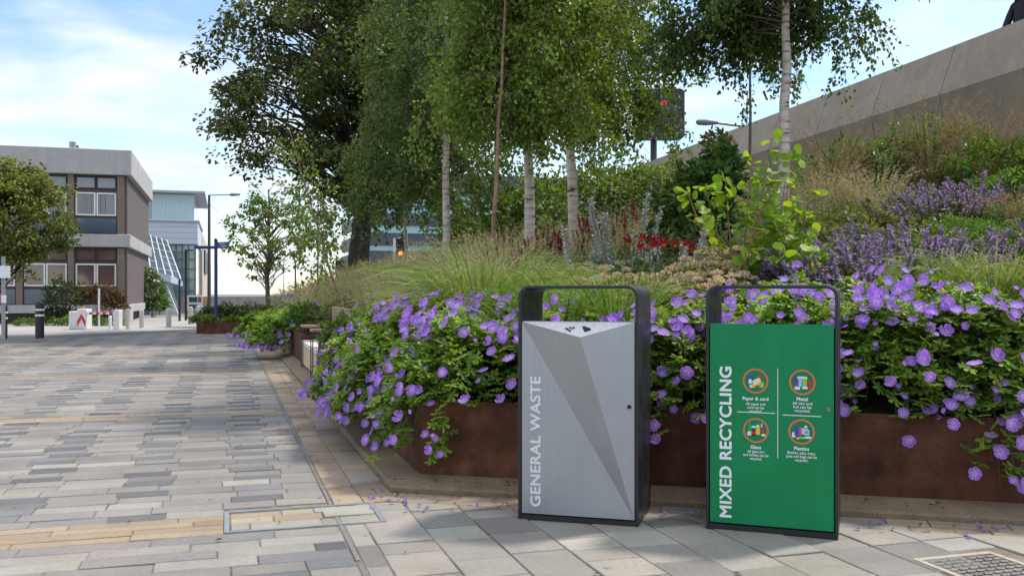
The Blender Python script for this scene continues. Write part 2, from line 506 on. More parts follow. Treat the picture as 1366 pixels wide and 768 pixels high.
# raised granite kerb carrying the planter
m_kerb = mat('exposed granite kerb', (.21, .15, .088), .85, noise=((120, .45), (6, .2)), bump=(160, .8))
nb = NB()
def off_path(dist):
    """planter outline pushed out by dist: front from the right, the corner, then the left face"""
    a = np.array(front_pt(8.5, -dist))
    n = np.array([[fn[0], fn[1]], [1, 0]]); c = np.array([fc - dist, f0[0] - dist])
    k = np.linalg.solve(n, c)
    return [tuple(a), tuple(k), (f0[0] - dist, 33.0)]
po = off_path(.205); pm = off_path(.19); pi = off_path(-.03)
V = []
for P, z in ((po, -.02), (po, .026), (pm, .040), (pi, .085)):
    for p in P: X, Y = xy(*p); V.append((X, Y, z))
Fs = []
for r in range(3):
    for i in range(2): Fs.append((r * 3 + i, r * 3 + i + 1, r * 3 + 3 + i + 1, r * 3 + 3 + i))
nb.add(V, [f[::-1] for f in Fs])
tag(nb.build('planter_kerb', m_kerb), kind='structure')

# far pavement with its kerb, across the square
m_pave2 = mat('pale concrete pavement', (.33, .305, .28), .85, noise=((.8, .12), (20, .1)))
a = G(-260, 457); b = G(0, 453); c = G(60, 452); d = G(185, 446); e = G(262, 442.5)
poly = [(p[0], p[1]) for p in (a, b, c, d, e)] + [(-8.5, 44), (-40, 44)]
nb = NB(); nb.prism(poly, 'z', -.02, .09)
tag(nb.build('pavement', m_pave2), kind='structure')

# planted bank
m_soil = mat('dark planting soil', (.045, .032, .022), .95, noise=((6, .4), (40, .3)), bump=(30, .8))
def in_bed(x, y): return (d_left(x, y) > 0) & (d_front(x, y) > 0)
nb = NB()
us = np.linspace(-2.0, 48, 100); ds = np.concatenate([np.linspace(0, 3, 14), np.linspace(3.4, 14, 24)])
ok_pts = []; idx = {}
U, Dd = np.meshgrid(us, ds, indexing='ij')
X = (V_EDGE + Dd) * RV[0] + U * DV[0]; Y = (V_EDGE + Dd) * RV[1] + U * DV[1]
df = d_front(X, Y)
sh = np.where(df < 0.02, .02 - df, 0)           # slide points that fall in front of the planter back onto its line
X = X + sh * FN[0]; Y = Y + sh * FN[1]
# keep the notch for the bench clear: the soil starts behind it
notch = (Y > 12.55) & (Y < 15.45) & (d_left(X, Y) < .52)
X = np.where(notch, X + (.52 - d_left(X, Y)) * RV[0], X); Y = np.where(notch, Y + (.52 - d_left(X, Y)) * RV[1], Y)
Z = soil(X, Y) - .06 + .03 * np.sin(X * 5) * np.cos(Y * 4)
n1, n2 = X.shape
I = np.arange(n1 - 1)[:, None] * n2 + np.arange(n2 - 1)[None, :]
nb.add(np.stack([X, Y, Z], -1).reshape(-1, 3), np.stack([I, I + 1, I + n2 + 1, I + n2], -1).reshape(-1, 4))
tag(nb.build('planting_bank', m_soil, smooth=True), kind='structure')

# corten planter
m_cort = mat('corten steel', (.10, .037, .019), .8, noise=((1.3, .5), (5, .45), (60, .18)), streak=(9, 9, .8, .18), bump=(90, .15), spec=.25)
root = empty('corten_planter', (F0[0], F0[1], .08))
tag(root, 'long rust-brown corten steel planter wall behind both bins, turning the corner towards the bench', 'planter')
def panel(p, q, top=.535, bot=.082, th=.012):
    p = np.array(p); q = np.array(q); e = (q - p) / np.linalg.norm(q - p); n = np.array([-e[1], e[0]])
    if n @ np.array([.7, .7]) < 0: n = -n
    p = p + e * .002; q = q - e * .002
    nb = NB()
    V = []
    for z in (bot, top):
        for a in (p, q, q + n * th, p + n * th): V.append((a[0] - F0[0], a[1] - F0[1], z - .08))
    nb.add(V, [(0, 1, 5, 4), (1, 2, 6, 5), (2, 3, 7, 6), (3, 0, 4, 7), (4, 5, 6, 7), (3, 2, 1, 0)])
    lip = [a for a in (p, q, q + n * .07, p + n * .07)]
    V = [(a[0] - F0[0], a[1] - F0[1], z - .08) for z in (top + .002, top + .012) for a in lip]
    nb.add(V, [(0, 1, 5, 4), (1, 2, 6, 5), (2, 3, 7, 6), (3, 0, 4, 7), (4, 5, 6, 7), (3, 2, 1, 0)])
    return nb.build('wall_panel', m_cort, root)
for k in range(4): panel(F0 + FT * (2.05 * k), F0 + FT * (2.05 * (k + 1)))
u_of = lambda Y: (Y - .2917 * V_EDGE) / .9565
uc = vu(*F0)[1]; un0 = u_of(12.72); un1 = u_of(15.28)
seg = [uc, uc + 2.2, uc + 4.4, un0]
for i in range(3): panel(xy(V_EDGE, seg[i]), xy(V_EDGE, seg[i + 1]))
panel(xy(V_EDGE, un0), xy(V_EDGE + .5, un0)); panel(xy(V_EDGE + .5, un0), xy(V_EDGE + .5, un1)); panel(xy(V_EDGE + .5, un1), xy(V_EDGE, un1))
seg = np.linspace(un1, u_of(28.3), 6)
for i in range(5): panel(xy(V_EDGE, seg[i]), xy(V_EDGE, seg[i + 1]))

# the low planter closing the street
m_soil2 = m_soil
a = G(262, 445); b = G(352, 445)
root = empty('corten_planter', (a[0], a[1], 0), 0)
tag(root, 'low rust-brown planter box of green shrubs at the end of the paved street', 'planter')
bw = b[0] - a[0]
nb = NB(); nb.box(0, bw, 0, .012, 0, .34); nb.box(0, .012, .014, 3, 0, .338); nb.build('wall_panel', m_cort, root)
nb = NB(); nb.box(bw - .012, bw, .014, 3, 0, .338); nb.box(0.014, bw - .014, 2.988, 3, 0, .336); nb.build('wall_panel', m_cort, root)
nb = NB(); nb.box(.014, bw - .014, .014, 2.98, .2, .29); nb.build('soil', m_soil, root)
# ================================================================== BINS
m_frame = mat('charcoal powder coat', (.017, .019, .021), .40, spec=.5, smudge=(6, .14), noise=((3, .25), (70, .10)), bump=(300, .06))
m_black = mat('black plinth', (.012, .012, .012), .6)
m_silver = mat('brushed silver panel', (.38, .392, .41), .36, metal=.6, smudge=(4, .045), noise=((2.5, .05), (50, .03)), streak=(60, 60, 1.2, .04), bump=(220, .03))
m_pale = mat('pale metal lid', (.66, .64, .61), .5, metal=.2, noise=((30, .12), (150, .10)))
m_green = mat('green panel', (.002, .205, .066), .42, spec=.3, smudge=(5, .12), noise=((2, .08), (60, .04), (7, .06)), streak=(5, 5, .6, .08), bump=(25, .02))
m_white = mat('white lettering', (.80, .80, .79), .55, noise=((40, .05),))
m_lgrey = mat('pale grey lettering', (.74, .73, .72), .6, noise=((40, .06),))
m_lock = mat('lock steel', (.25, .24, .22), .35, metal=.9)
BW, BD, BH = .665, .50, 1.288
def strip_profile(n=8, r=.062):
    P = [(0, .0)]
    for k in range(n + 1):
        a = math.pi - k / n * math.pi / 2; P.append((r + r * math.cos(a), BH - r + r * math.sin(a)))
    for k in range(n + 1):
        a = math.pi / 2 - k / n * math.pi / 2; P.append((BW - r + r * math.cos(a), BH - r + r * math.sin(a)))
    P.append((BW, 0.0))
    return np.array(P)
def bin_shell(root):
    t = .016
    O = strip_profile(); 
    Ii = O.copy(); c = np.array([BW / 2, BH / 2])
    r = .062; ri = r - t
    I_ = [(t, 0)]
    for k in range(9):
        a = math.pi - k / 8 * math.pi / 2; I_.append((r + ri * math.cos(a), BH - r + ri * math.sin(a)))
    for k in range(9):
        a = math.pi / 2 - k / 8 * math.pi / 2; I_.append((BW - r + ri * math.cos(a), BH - r + ri * math.sin(a)))
    I_.append((BW - t, 0)); I_ = np.array(I_)
    n = len(O); e = .0025
    V = []
    mids = (O + I_) / 2
    def ring(P, y): V.extend([(p[0], y, p[1]) for p in P])
    Oe = O + (I_ - O) * (e / t); Ie = I_ + (O - I_) * (e / t)
    ring(Oe, 0); ring(O, e); ring(O, BD - e); ring(Oe, BD); ring(Ie, BD); ring(I_, BD - e); ring(I_, e); ring(Ie, 0)
    Fs = []
    for k in range(8):
        k2 = (k + 1) % 8
        for i in range(n - 1): Fs.append((k * n + i, k * n + i + 1, k2 * n + i + 1, k2 * n + i))
    nb = NB(); nb.add(V, [f[::-1] for f in Fs])
    return nb.build('frame', m_frame, root)
def bin_common(root, ztop):
    bin_shell(root)
    nb = NB(); nb.box(.020, BW - .020, .016, BD - .012, .030, ztop, ch=.003); nb.build('body', m_frame, root)
    nb = NB(); nb.box(.0165, BW - .0165, .004, BD - .004, .002, .0285); nb.build('plinth', m_black, root)
def place_text(nb, P, Fs, cx, cz, y, vertical):
    if vertical: V = np.stack([-P[:, 1] + cx, y - P[:, 2], P[:, 0] + cz], -1)
    else: V = np.stack([P[:, 0] + cx, y - P[:, 2], P[:, 1] + cz], -1)
    nb.add(V, Fs)
# ---- general waste
A = G(691, 692)
th = math.atan2(-.182, .638)
gw = empty('litter_bin', (A[0], A[1], .0), th)
tag(gw, 'silver-fronted litter bin lettered GENERAL WASTE in a charcoal hooped frame', 'litter bin')
bin_common(gw, 1.06)
x0, x1, z0, z1 = .021, BW - .021, .036, 1.088
ap = (.55 * BW, -.085, 1.012)
nb = NB()
V = [(x0, .006, z0), (x1, .006, z0), (x1, .006, z1), (x0, .006, z1), ap]
V += [(p[0], .0155, p[2]) for p in V[:4]]
nb.add(V, [(0, 1, 3), (3, 1, 4), (4, 1, 2), (0, 5, 6, 1), (1, 6, 7, 2), (3, 8, 5, 0)])
nb.build('door', m_silver, gw)
nb = NB(); zz = .0015
nb.add([(x0, .006, z1 + .001), ap, (x1, .006, z1 + .001), (x1, .05, z1 + .004), (x0, .05, z1 + .004)], [(0, 1, 2), (0, 2, 3, 4)])
nb.add([(x0, .05, z1 + .004), (x1, .05, z1 + .004), (x1, .05, 1.0), (x0, .05, 1.0)], [(0, 1, 2, 3)])
top = nb.build('lid', m_pale, gw)
# pictograms on the sloping lid
def on_lid(fx, ft_):
    """fx across, ft_ 0 at the back edge .. 1 at the tip"""
    b = np.array([x0 + fx * (x1 - x0), .006, z1 + .001]); t = np.array(ap)
    mid = np.array([ap[0], .006, z1 + .001])
    d = (t - mid)
    return b + d * ft_ + np.array([0, -.0012, .0018])
nb = NB()
def lid_poly(pts): nb = NB(); nb.add([on_lid(*p) for p in pts], [tuple(range(len(pts)))]); nb.build('pictogram', m_black, gw)
lid_poly([(.55, .28), (.585, .30), (.63, .55), (.585, .68)]); lid_poly([(.60, .42), (.612, .36), (.64, .50), (.625, .58)])
lid_poly([(.40, .44), (.42, .40), (.47, .62), (.455, .66)]); lid_poly([(.43, .36), (.45, .34), (.48, .46), (.465, .50)]); lid_poly([(.47, .34), (.485, .33), (.495, .44), (.48, .46)])
nb = NB(); P, Fs = text_mesh('GENERAL WASTE', width=.715, bold=.028); h_ = P[:, 1].max() - P[:, 1].min(); P[:, 1] *= .060 / h_
place_text(nb, P, Fs, .098, .432, .0045, True); nb.build('lettering', m_lgrey, gw)
def lock_at(root, x, z, y, m=m_lock, r=.011):
    nb = NB(); nb.tube([(x, y, z), (x, y - .006, z)], r, 14, (1, 1, 1)); nb.tube([(x, y - .0062, z), (x, y - .0075, z)], r * .55, 10)
    return nb.build('lock', m, root)
# the lock sits on the right-hand facet: its distance forward follows the facet
fxr = .618
k = (fxr - ap[0]) / (x1 - ap[0]); ylock = (ap[1] * (1 - k) + .006 * k) * max(0, (.635 - z0) / (ap[2] - z0)) 
lock_at(gw, fxr, .640, ylock * .9 - .001, m_black)
# ---- mixed recycling
th2 = -math.radians(20.5)
A = G(941.5, 704)
rb = empty('recycling_bin', (A[0], A[1], 0), th2)
tag(rb, 'green-fronted bin lettered MIXED RECYCLING in a charcoal hooped frame', 'recycling bin')
bin_common(rb, 1.06)
nb = NB(); nb.box(.021, BW - .021, .004, .0155, .036, 1.086, ch=.002); nb.build('door', m_green, rb)
nb = NB(); P, Fs = text_mesh('MIXED RECYCLING', width=.795, bold=.028); h_ = P[:, 1].max() - P[:, 1].min(); P[:, 1] *= .064 / h_
place_text(nb, P, Fs, .103, .463, .0028, True); nb.build('lettering', m_white, rb)
lock_at(rb, .618, .655, .004)
# notices: ring, picture and caption, four times
def rbx(px): return (px - 946.0) / (1118.0 - 946.0) * (BW - .042) + .021
def rbz(py, px=1040):
    t = (px - 941) / 177.0
    Yd = A[1] + (-.232) * t
    return PZ(py, Yd)
m_ring = mat('orange ring print', (.62, .15, .07), .5)
pc = {n: mat('print ' + n, c, .5) for n, c in dict(blue=(.03, .06, .36), red=(.50, .02, .025), cream=(.72, .66, .45), lime=(.22, .55, .06), pale=(.66, .70, .74), sky=(.30, .50, .72),
      yellow=(.72, .50, .03), dark=(.05, .015, .03), pink=(.60, .07, .13), green=(.03, .32, .08)).items()}
YP = .0028
def ring(nb, cx, cz, r0, r1, y, n=28):
    a = np.arange(n) / n * 2 * np.pi
    V = [(cx + r1 * math.cos(t), y, cz + r1 * math.sin(t)) for t in a] + [(cx + r0 * math.cos(t), y, cz + r0 * math.sin(t)) for t in a]
    nb.add(V, [(i, (i + 1) % n, n + (i + 1) % n, n + i) for i in range(n)])
def rect(c, x, z, w_, h_, rot=0.0): return ('r', c, x, z, w_, h_, rot)
icons = {
 'Paper & card': [rect('blue', -.45, .30, .5, .5, .15), rect('pale', -.5, -.05, .3, .45, 0), rect('red', .42, .30, .45, .5, -.1), rect('pale', -.3, -.5, .5, .3, .1), rect('red', .1, -.52, .5, .2, -.2), rect('yellow', .05, -.32, .85, .28, .3), rect('cream', .1, -.02, .8, .45, .5), rect('lime', .60, -.35, .42, .55, -.1)],
 'Metal': [rect('blue', -.60, .15, .35, .8, .15), rect('red', -.42, -.05, .12, .9, -.35), rect('pale', -.45, -.55, .5, .3, 0), rect('pale', 0, .45, .9, .25, 0), rect('sky', -.18, .0, .3, .85, 0), rect('lime', .22, .02, .38, .75, 0), rect('red', .62, .02, .4, .4, 0), rect('pale', .3, -.50, .6, .25, 0), rect('red', .65, -.45, .35, .3, 0)],
 'Glass': [rect('green', -.58, .05, .3, .8, 0), rect('green', -.58, .6, .12, .4, 0), rect('pale', -.2, .35, .4, .2, 0), rect('pale', -.55, -.3, .5, .4, 0), rect('dark', -.2, -.22, .45, .6, 0), rect('red', -.2, -.2, .3, .3, 0), rect('pale', .2, .42, .28, .3, 0), rect('yellow', .2, -.05, .40, .7, 0), rect('pale', .55, .45, .12, .5, 0), rect('red', .55, .1, .3, .5, 0), rect('cream', .72, -.4, .4, .25, 0)],
 'Plastics': [rect('pale', -.72, -.3, .3, .5, 0), rect('blue', -.48, .1, .34, .9, 0), rect('red', -.5, .65, .2, .18, 0), rect('blue', -.25, -.1, .3, .7, .1), rect('pink', -.08, .05, .28, .8, 0), rect('sky', .15, .1, .28, .6, 0), rect('pale', .45, .0, .5, .55, 0), rect('blue', .45, .0, .1, .35, 0), rect('blue', .32, .0, .06, .35, 0), rect('blue', .58, .0, .06, .35, 0), rect('pale', .4, .5, .25, .25, 0), rect('pale', .6, -.5, .6, .22, 0), rect('lime', .1, -.55, .5, .2, 0), rect('yellow', -.3, -.6, .3, .2, .3)]}
caps = {'Paper & card': ('Paper & card', 'All paper and\ncard can be\nrecycled.', 1011, 508, 533, 542), 'Metal': ('Metal', 'All tins and\nfoil can be\nrecycled.', 1075.5, 510, 533, 543),
        'Glass': ('Glass', 'All glass jars\nand bottles can be\nrecycled.', 1011.5, 574, 597, 605), 'Plastics': ('Plastics', 'Bottles, tubs, trays,\npots and bags can be\nrecycled.', 1074.5, 576, 599, 608)}
for key, (head, body_, px, py, py_h, py_b) in caps.items():
    cx = rbx(px); cz = rbz(py, px); r = .0655
    nb = NB(); ring(nb, cx, cz, r * .86, r, YP); o = nb.build('notice', m_ring, rb)
    groups = {}
    nbp = NB(); ml = []
    for j, (_, c, x, z, w_, h_, rot) in enumerate(icons[key]):
        if c not in ml: ml.append(c)
        s = r * .82; ca, sa = math.cos(rot), math.sin(rot)
        Q = [(-w_ / 2, -h_ / 2), (w_ / 2, -h_ / 2), (w_ / 2, h_ / 2 * .7), (w_ / 4, h_ / 2), (-w_ / 4, h_ / 2), (-w_ / 2, h_ / 2 * .7)]
        nbp.add([(cx + s * (x + ca * q[0] - sa * q[1]), YP - .0003 * (j + 1), cz + s * (z + sa * q[0] + ca * q[1])) for q in Q], [tuple(range(6))], mi=ml.index(c))
    nbp.build('picture', [pc[c] for c in ml], o)
    nb = NB()
    P, Fs = text_mesh(head, height=.0185 if '&' not in head else .0235, bold=.030); place_text(nb, P, Fs, cx, rbz(py_h, px) + .003, YP, False); hb = rbz(py_h, px) + .003 + P[:, 1].min()
    wd = .098 if body_.startswith('All p') or body_.startswith('All t') else (.128 if body_.startswith('All g') else .150)
    P, Fs = text_mesh(body_, width=wd, bold=.014); P[:, 1] *= .056 / (P[:, 1].max() - P[:, 1].min()); place_text(nb, P, Fs, cx, hb - .006 - P[:, 1].max(), YP, False)
    nb.build('caption', m_white, o)
nb = NB()
def bar(xa, xb, za, zb): nb.add([(xa, YP, za), (xb, YP, za), (xb, YP, zb), (xa, YP, zb)], [(0, 1, 2, 3)])
bar(rbx(1041.6), rbx(1042.4), rbz(611), rbz(491)); bar(rbx(985), rbx(1038), rbz(551.8), rbz(550.8)); bar(rbx(1049), rbx(1101), rbz(553.4), rbz(552.4))
nb.build('divider', m_white, rb)

# ================================================================== DRAIN COVER
m_iron = mat('worn cast iron', (.19, .175, .155), .6, metal=.5, noise=((12, .3), (80, .2)), bump=(60, .4))
m_slot = mat('dark drain slot', (.03, .03, .028), .9)
vx, ux = (GRATE[0] + GRATE[1]) / 2, (GRATE[2] + GRATE[3]) / 2
gx, gy = xy(vx, ux)
g = empty('drain_cover', (gx, gy, 0), RZ); tag(g, 'worn iron drain cover with rows of slots set in the paving by the right-hand bin', 'drain cover')
hw, hl = .225, .235
nb = NB()
for a in ((-hw, hw, hl - .03, hl), (-hw, hw, -hl, -hl + .03), (-hw, -hw + .03, -hl + .031, hl - .031), (hw - .03, hw, -hl + .031, hl - .031)): nb.box(a[0], a[1], a[2], a[3], -.02, .004, ch=.003)
nb.build('frame', mat('buff concrete surround', (.36, .30, .23), .85, noise=(30, .2)), g)
nb = NB(); nb.box(-hw + .034, hw - .034, -hl + .034, hl - .034, -.02, -.004)
nbs = NB()
for i in range(7):
    for j in range(9):
        x = -hw + .062 + i * .0545; y = -hl + .06 + j * .043
        nb.box(x - .021, x + .021, y - .010, y + .010, -.0045, .003, ch=.002)
nb.build('plate', m_iron, g)
# metal frame of the recessed cover
m_alu = mat('galvanised edging', (.33, .35, .36), .45, metal=.6, noise=(20, .2))
nb = NB()
a, b, c, d = COVER
for q in ((a, a + .024, c, d), (a + .0245, b, c, c + .018), (a + .0245, b, d - .018, d), (b - .03, b - .0005, c + .0185, d - .0185)):
    P = [(q[0], q[2]), (q[1], q[2]), (q[1], q[3]), (q[0], q[3])]
    V = [(*xy(*p), z) for z in (-.02, .003) for p in P]
    nb.add(V, [(0, 1, 5, 4), (1, 2, 6, 5), (2, 3, 7, 6), (3, 0, 4, 7), (4, 5, 6, 7)])
tag(nb.build('access_cover_frame', m_alu), 'grey metal frame of the recessed access cover in the paving near the planter corner', 'access cover')

# ================================================================== BENCH
m_tim = mat('weathered brown timber', (.27, .17, .115), .75, noise=(4, .2), streak=(2, 40, 40, .25))
m_seat = mat('pale stone seat', (.62, .58, .52), .7, noise=((5, .1), (60, .08)))
m_clad = mat('beige bench cladding', (.52, .40, .275), .7, noise=((3, .12), (50, .06)))
m_rod = mat('dark steel rod', (.05, .035, .03), .5, metal=.4)
Lb = un1 - un0 - .08
bx_, by_ = xy(V_EDGE, un0 + .04)
be = empty('bench', (bx_, by_, 0), RZ)
tag(be, 'beige clad bench with a pale stone seat and timber back let into the planter side', 'bench')
nb = NB(); nb.box(-.03, .47, 0, Lb, .405, .475, ch=.006); nb.build('seat', m_seat, be)
for k in range(2): nb = NB(); nb.box(-.02, .0, k * Lb / 2 + .012, (k + 1) * Lb / 2 - .012, .11, .395, ch=.004); nb.build('front_panel', m_clad, be)
nb = NB(); nb.box(.03, .46, .02, Lb - .02, .02, .40); nb.build('base', m_rod, be)
for k, y in enumerate((.25, Lb - .6)):
    nb = NB(); nb.box(-.06, .44, y, y + .36, .70, .735, ch=.005); ar = nb.build('armrest', m_tim, be)
    for x in (-.045, .42):
        for yy in (y + .03, y + .33):
            nb = NB(); nb.tube([(x, yy, .0 if x < 0 else .476), (x, yy, .699)], .008, 8); nb.build('leg', m_rod, be)
for y0_, y1_ in ((.1, .95), (1.15, Lb - .1)):
    nb = NB(); nb.box(.455, .50, y0_, y1_, .50, 1.02, ch=.006); nb.build('backrest', m_tim, be)

# ================================================================== FLYOVER PARAPET
m_conc = mat('grey board concrete', (.335, .275, .212), .85, noise=((.7, .12), (4, .08), (40, .10)), streak=(7, 7, .45, .10), bump=(60, .2))
m_conc2 = m_conc
def ztop(u): return 5.19 - .031 * (u - 10.76) - max(0, u - 30) * .06
rw = empty('flyover_parapet', (*xy(11, 10), 3), 0)
tag(rw, 'long grey concrete parapet of the ramp climbing to the right above the planted bank', 'parapet wall')
u = 4.0
rx, ry = xy(11, 10)
while u < 46:
    u2 = u + 1.62
    nb = NB(); V = []
    for uu in (u + .009, u2 - .009):
        zt = ztop(uu)
        for (v_, z_) in ((11.0, zt), (11.32, zt), (11.55, zt - 1.0), (11.55, zt - 3.4), (11.12, zt - 3.4), (10.70, zt - .80)):
            X, Y = xy(v_, uu); V.append((X - rx, Y - ry, z_ - 3))
    nb.add(V, [tuple(range(5, -1, -1)), tuple(range(6, 12))] + [(i, (i + 1) % 6, 6 + (i + 1) % 6, 6 + i) for i in range(6)])
    nb.build('panel', m_conc, rw); u = u2
nb = NB(); V = []
for uu in (4.0, 46):
    for (v_, z_) in ((11.56, ztop(uu) - .90), (18, ztop(uu) - .90), (18, ztop(uu) - 3), (11.56, ztop(uu) - 3)):
        X, Y = xy(v_, uu); V.append((X, Y, z_))
nb.add(V, [(0, 3, 2, 1), (4, 5, 6, 7)] + [(i, (i + 1) % 4, 4 + (i + 1) % 4, 4 + i) for i in range(4)])
tag(nb.build('ramp_deck', mat('ramp asphalt', (.12, .12, .12), .9)), kind='structure')

# variable message sign on its post, letters lit orange
m_vms = mat('black sign case', (.02, .022, .026), .45)
m_led = mat('orange sign letters', (.6, .08, .01), .5, emit=((1.0, .12, .02), .3))
Ys = 31.0
s = empty('message_sign', (PX(877, Ys), Ys + .3, 2.0)); tag(s, 'black electronic message sign with orange letters half hidden by birch leaves', 'road sign')
cx_ = PX(877, Ys)
xa, xb, za, zb = PX(846, Ys), PX(911.5, Ys), PZ(187, Ys), PZ(120.5, Ys)
nb = NB(); r = .16; P = []
for (qx, qz, a0) in ((xb - r, zb - r, 0), (xa + r, zb - r, 90), (xa + r, za + r, 180), (xb - r, za + r, 270)):
    for k in range(6): t = math.radians(a0 + k * 18); P.append((qx + r * math.cos(t) - cx_, qz + r * math.sin(t) - 2.0))
nb.prism(P, 'y', -.55, -.15); nb.build('case', m_vms, s)
nb = NB(); nb.box(PX(842, Ys) - cx_, PX(899, Ys) - cx_, -.565, -.552, PZ(153, Ys) - 2, PZ(131, Ys) - 2); nb.build('display', mat('sign display', (.035, .03, .03), .25), s)
nb = NB(); P, Fs = text_mesh('VENT', height=.17, bold=.012); V = np.stack([P[:, 0] + PX(877, Ys) - cx_ + .0, -.57 - P[:, 2] * 6, P[:, 1] + PZ(140, Ys) - 2], -1); nb.add(V, Fs); nb.build('lettering', m_led, s)
nb = NB(); nb.tube([(-.08, 0, 0), (-.08, 0, zb - 2.4)], .11, 12); nb.build('post', mat('dark steel post', (.05, .055, .07), .5), s)
# street lamp head showing over the parapet
Yl = 27.0
l = empty('street_lamp', (*xy(15.5, 22.3), 3.4)); tag(l, 'street lamp whose flat head just shows over the concrete parapet', 'street lamp')
L0 = np.array(l.location)
hz = PZ(164, 24.9)
hx, hy = PX(942, 24.9), 24.9
nb = NB(); nb.tube([(0, 0, 0), (0, 0, hz - L0[2] - .5), ((hx + .9 - L0[0]) * .5, (hy - L0[1]) * .5, hz - L0[2] - .12), (hx + .3 - L0[0], hy - L0[1], hz - L0[2])], .045, 8); nb.build('post', mat('galvanised lamp post', (.3, .31, .32), .5, metal=.5), l)
nb = NB(); q = np.array([hx - L0[0], hy - L0[1], hz - L0[2]]); nb.tube([q + (-.27, 0, .02), q + (-.22, 0, .015), q + (0, 0, .01), q + (.3, 0, 0)], [.03, .075, .085, .045], 10); nb.build('lamp_head', mat('lamp head grey', (.12, .13, .14), .5), l)

# person leaning on the parapet, seen from below
def skin_person():
    J = {}
    pos = [(0, 0, .93), (0, .02, 1.12), (0, .02, 1.32), (0, -.02, 1.44), (0, -.07, 1.53), (0, -.09, 1.62), (0, -.095, 1.71),
           (-.19, .0, 1.38), (-.26, -.14, 1.0), (-.10, -.38, .955), (.19, .0, 1.38), (.27, -.14, 1.0), (.08, -.39, .955),
           (-.10, .0, .86), (-.11, .02, .48), (-.11, .05, .08), (-.11, -.12, .04), (.10, .0, .86), (.11, .02, .48), (.11, .05, .08), (.11, -.12, .04)]
    rad = [.15, .14, .16, .075, .06, .098, .085, .075, .046, .03, .075, .046, .03, .095, .06, .045, .035, .095, .06, .045, .035]
    ed = [(0, 1), (1, 2), (2, 3), (3, 4), (4, 5), (5, 6), (2, 7), (7, 8), (8, 9), (2, 10), (10, 11), (11, 12), (0, 13), (13, 14), (14, 15), (15, 16), (0, 17), (17, 18), (18, 19), (19, 20)]
    for side, wi in ((-1, 9), (1, 12)):
        wx, wy, wz = pos[wi]
        for f, (ox, L) in enumerate(((-.03, .07), (-.01, .085), (.012, .08), (.032, .062))):
            pos.append((wx + ox - side * .06, wy - .05, wz)); rad.append(.0095); pos.append((wx + ox - side * .09, wy - .05 - L * .5, wz - .012)); rad.append(.0085)
            k = len(pos); ed += [(wi, k - 2), (k - 2, k - 1)]
        pos.append((wx - side * .01, wy - .06, wz + .012)); rad.append(.011); ed.append((wi, len(pos) - 1))
    me = bpy.data.meshes.new('person'); me.from_pydata(pos, ed, [])
    o = bpy.data.objects.new('person', me); COL.objects.link(o)
    o.modifiers.new('s', 'SKIN'); sv = me.skin_vertices[0].data
    for i, r in enumerate(rad): sv[i].radius = (r, r)
    sv[0].use_root = True
    o.modifiers.new('u', 'SUBSURF').levels = 2
    dg = bpy.context.evaluated_depsgraph_get(); dg.update()
    m2 = bpy.data.meshes.new_from_object(o.evaluated_get(dg)); bpy.data.objects.remove(o)
    V = np.zeros(len(m2.vertices) * 3, np.float32); m2.vertices.foreach_get('co', V); V = V.reshape(-1, 3)
    Fs = [tuple(p.vertices) for p in m2.polygons]
    return V, Fs
try:
    V, Fs = skin_person()
    c = np.tile(np.array([.42, .22, .15]), (len(V), 1))
    c[(V[:, 2] < 1.47) & (V[:, 2] > .85) & (V[:, 1] > -.19)] = (.014, .013, .018)
    c[V[:, 2] <= .92] = (.03, .04, .07); c[V[:, 2] < .10] = (.03, .03, .03)
    px_, py_ = 7.84, 14.36
    nb = NB(); nb.add(V, Fs, c); pe = nb.build('person', mat('skin and clothes', rough=.8, vcol=True), smooth=True)
    pe.location = (px_, py_, ztop(11.4) - .90); pe.rotation_euler = (0, 0, -math.radians(73))
    tag(pe, 'person in a black top leaning with a bare forearm on the concrete parapet', 'person')
    nb = NB()
    for k in range(10):
        t = k / 9 * math.pi / 2
    u_, v_ = np.meshgrid(np.linspace(0, 2 * np.pi, 17)[:-1], np.linspace(0.02, 1.75, 9))
    S = np.stack([.103 * np.cos(u_) * np.sin(v_), -.075 + .115 * np.sin(u_) * np.sin(v_), 1.69 + .115 * np.cos(v_)], -1).reshape(-1, 3)
    I = np.arange(8)[:, None] * 16; Jn = np.arange(16)[None, :]
    nb.add(S, np.stack([I + Jn, I + 16 + Jn, I + 16 + (Jn + 1) % 16, I + (Jn + 1) % 16], -1).reshape(-1, 4))
    nb.build('hair', mat('dark hair', (.02, .014, .01), .6), pe, smooth=True)
    nb = NB()
    for sx in (-1, 1): nb.tube([(.035 * sx, -.19, 1.655), (.035 * sx, -.196, 1.655)], .011, 8)
    nb.tube([(0, -.18, 1.645), (0, -.215, 1.61), (0, -.19, 1.60)], [.012, .017, .014], 8)
    nb.tube([(-.025, -.187, 1.572), (0, -.194, 1.570), (.025, -.187, 1.572)], .006, 6)
    nb.build('face', mat('face skin', (.38, .19, .13), .7), pe, smooth=True)
except Exception as ex:
    print('person failed', ex)
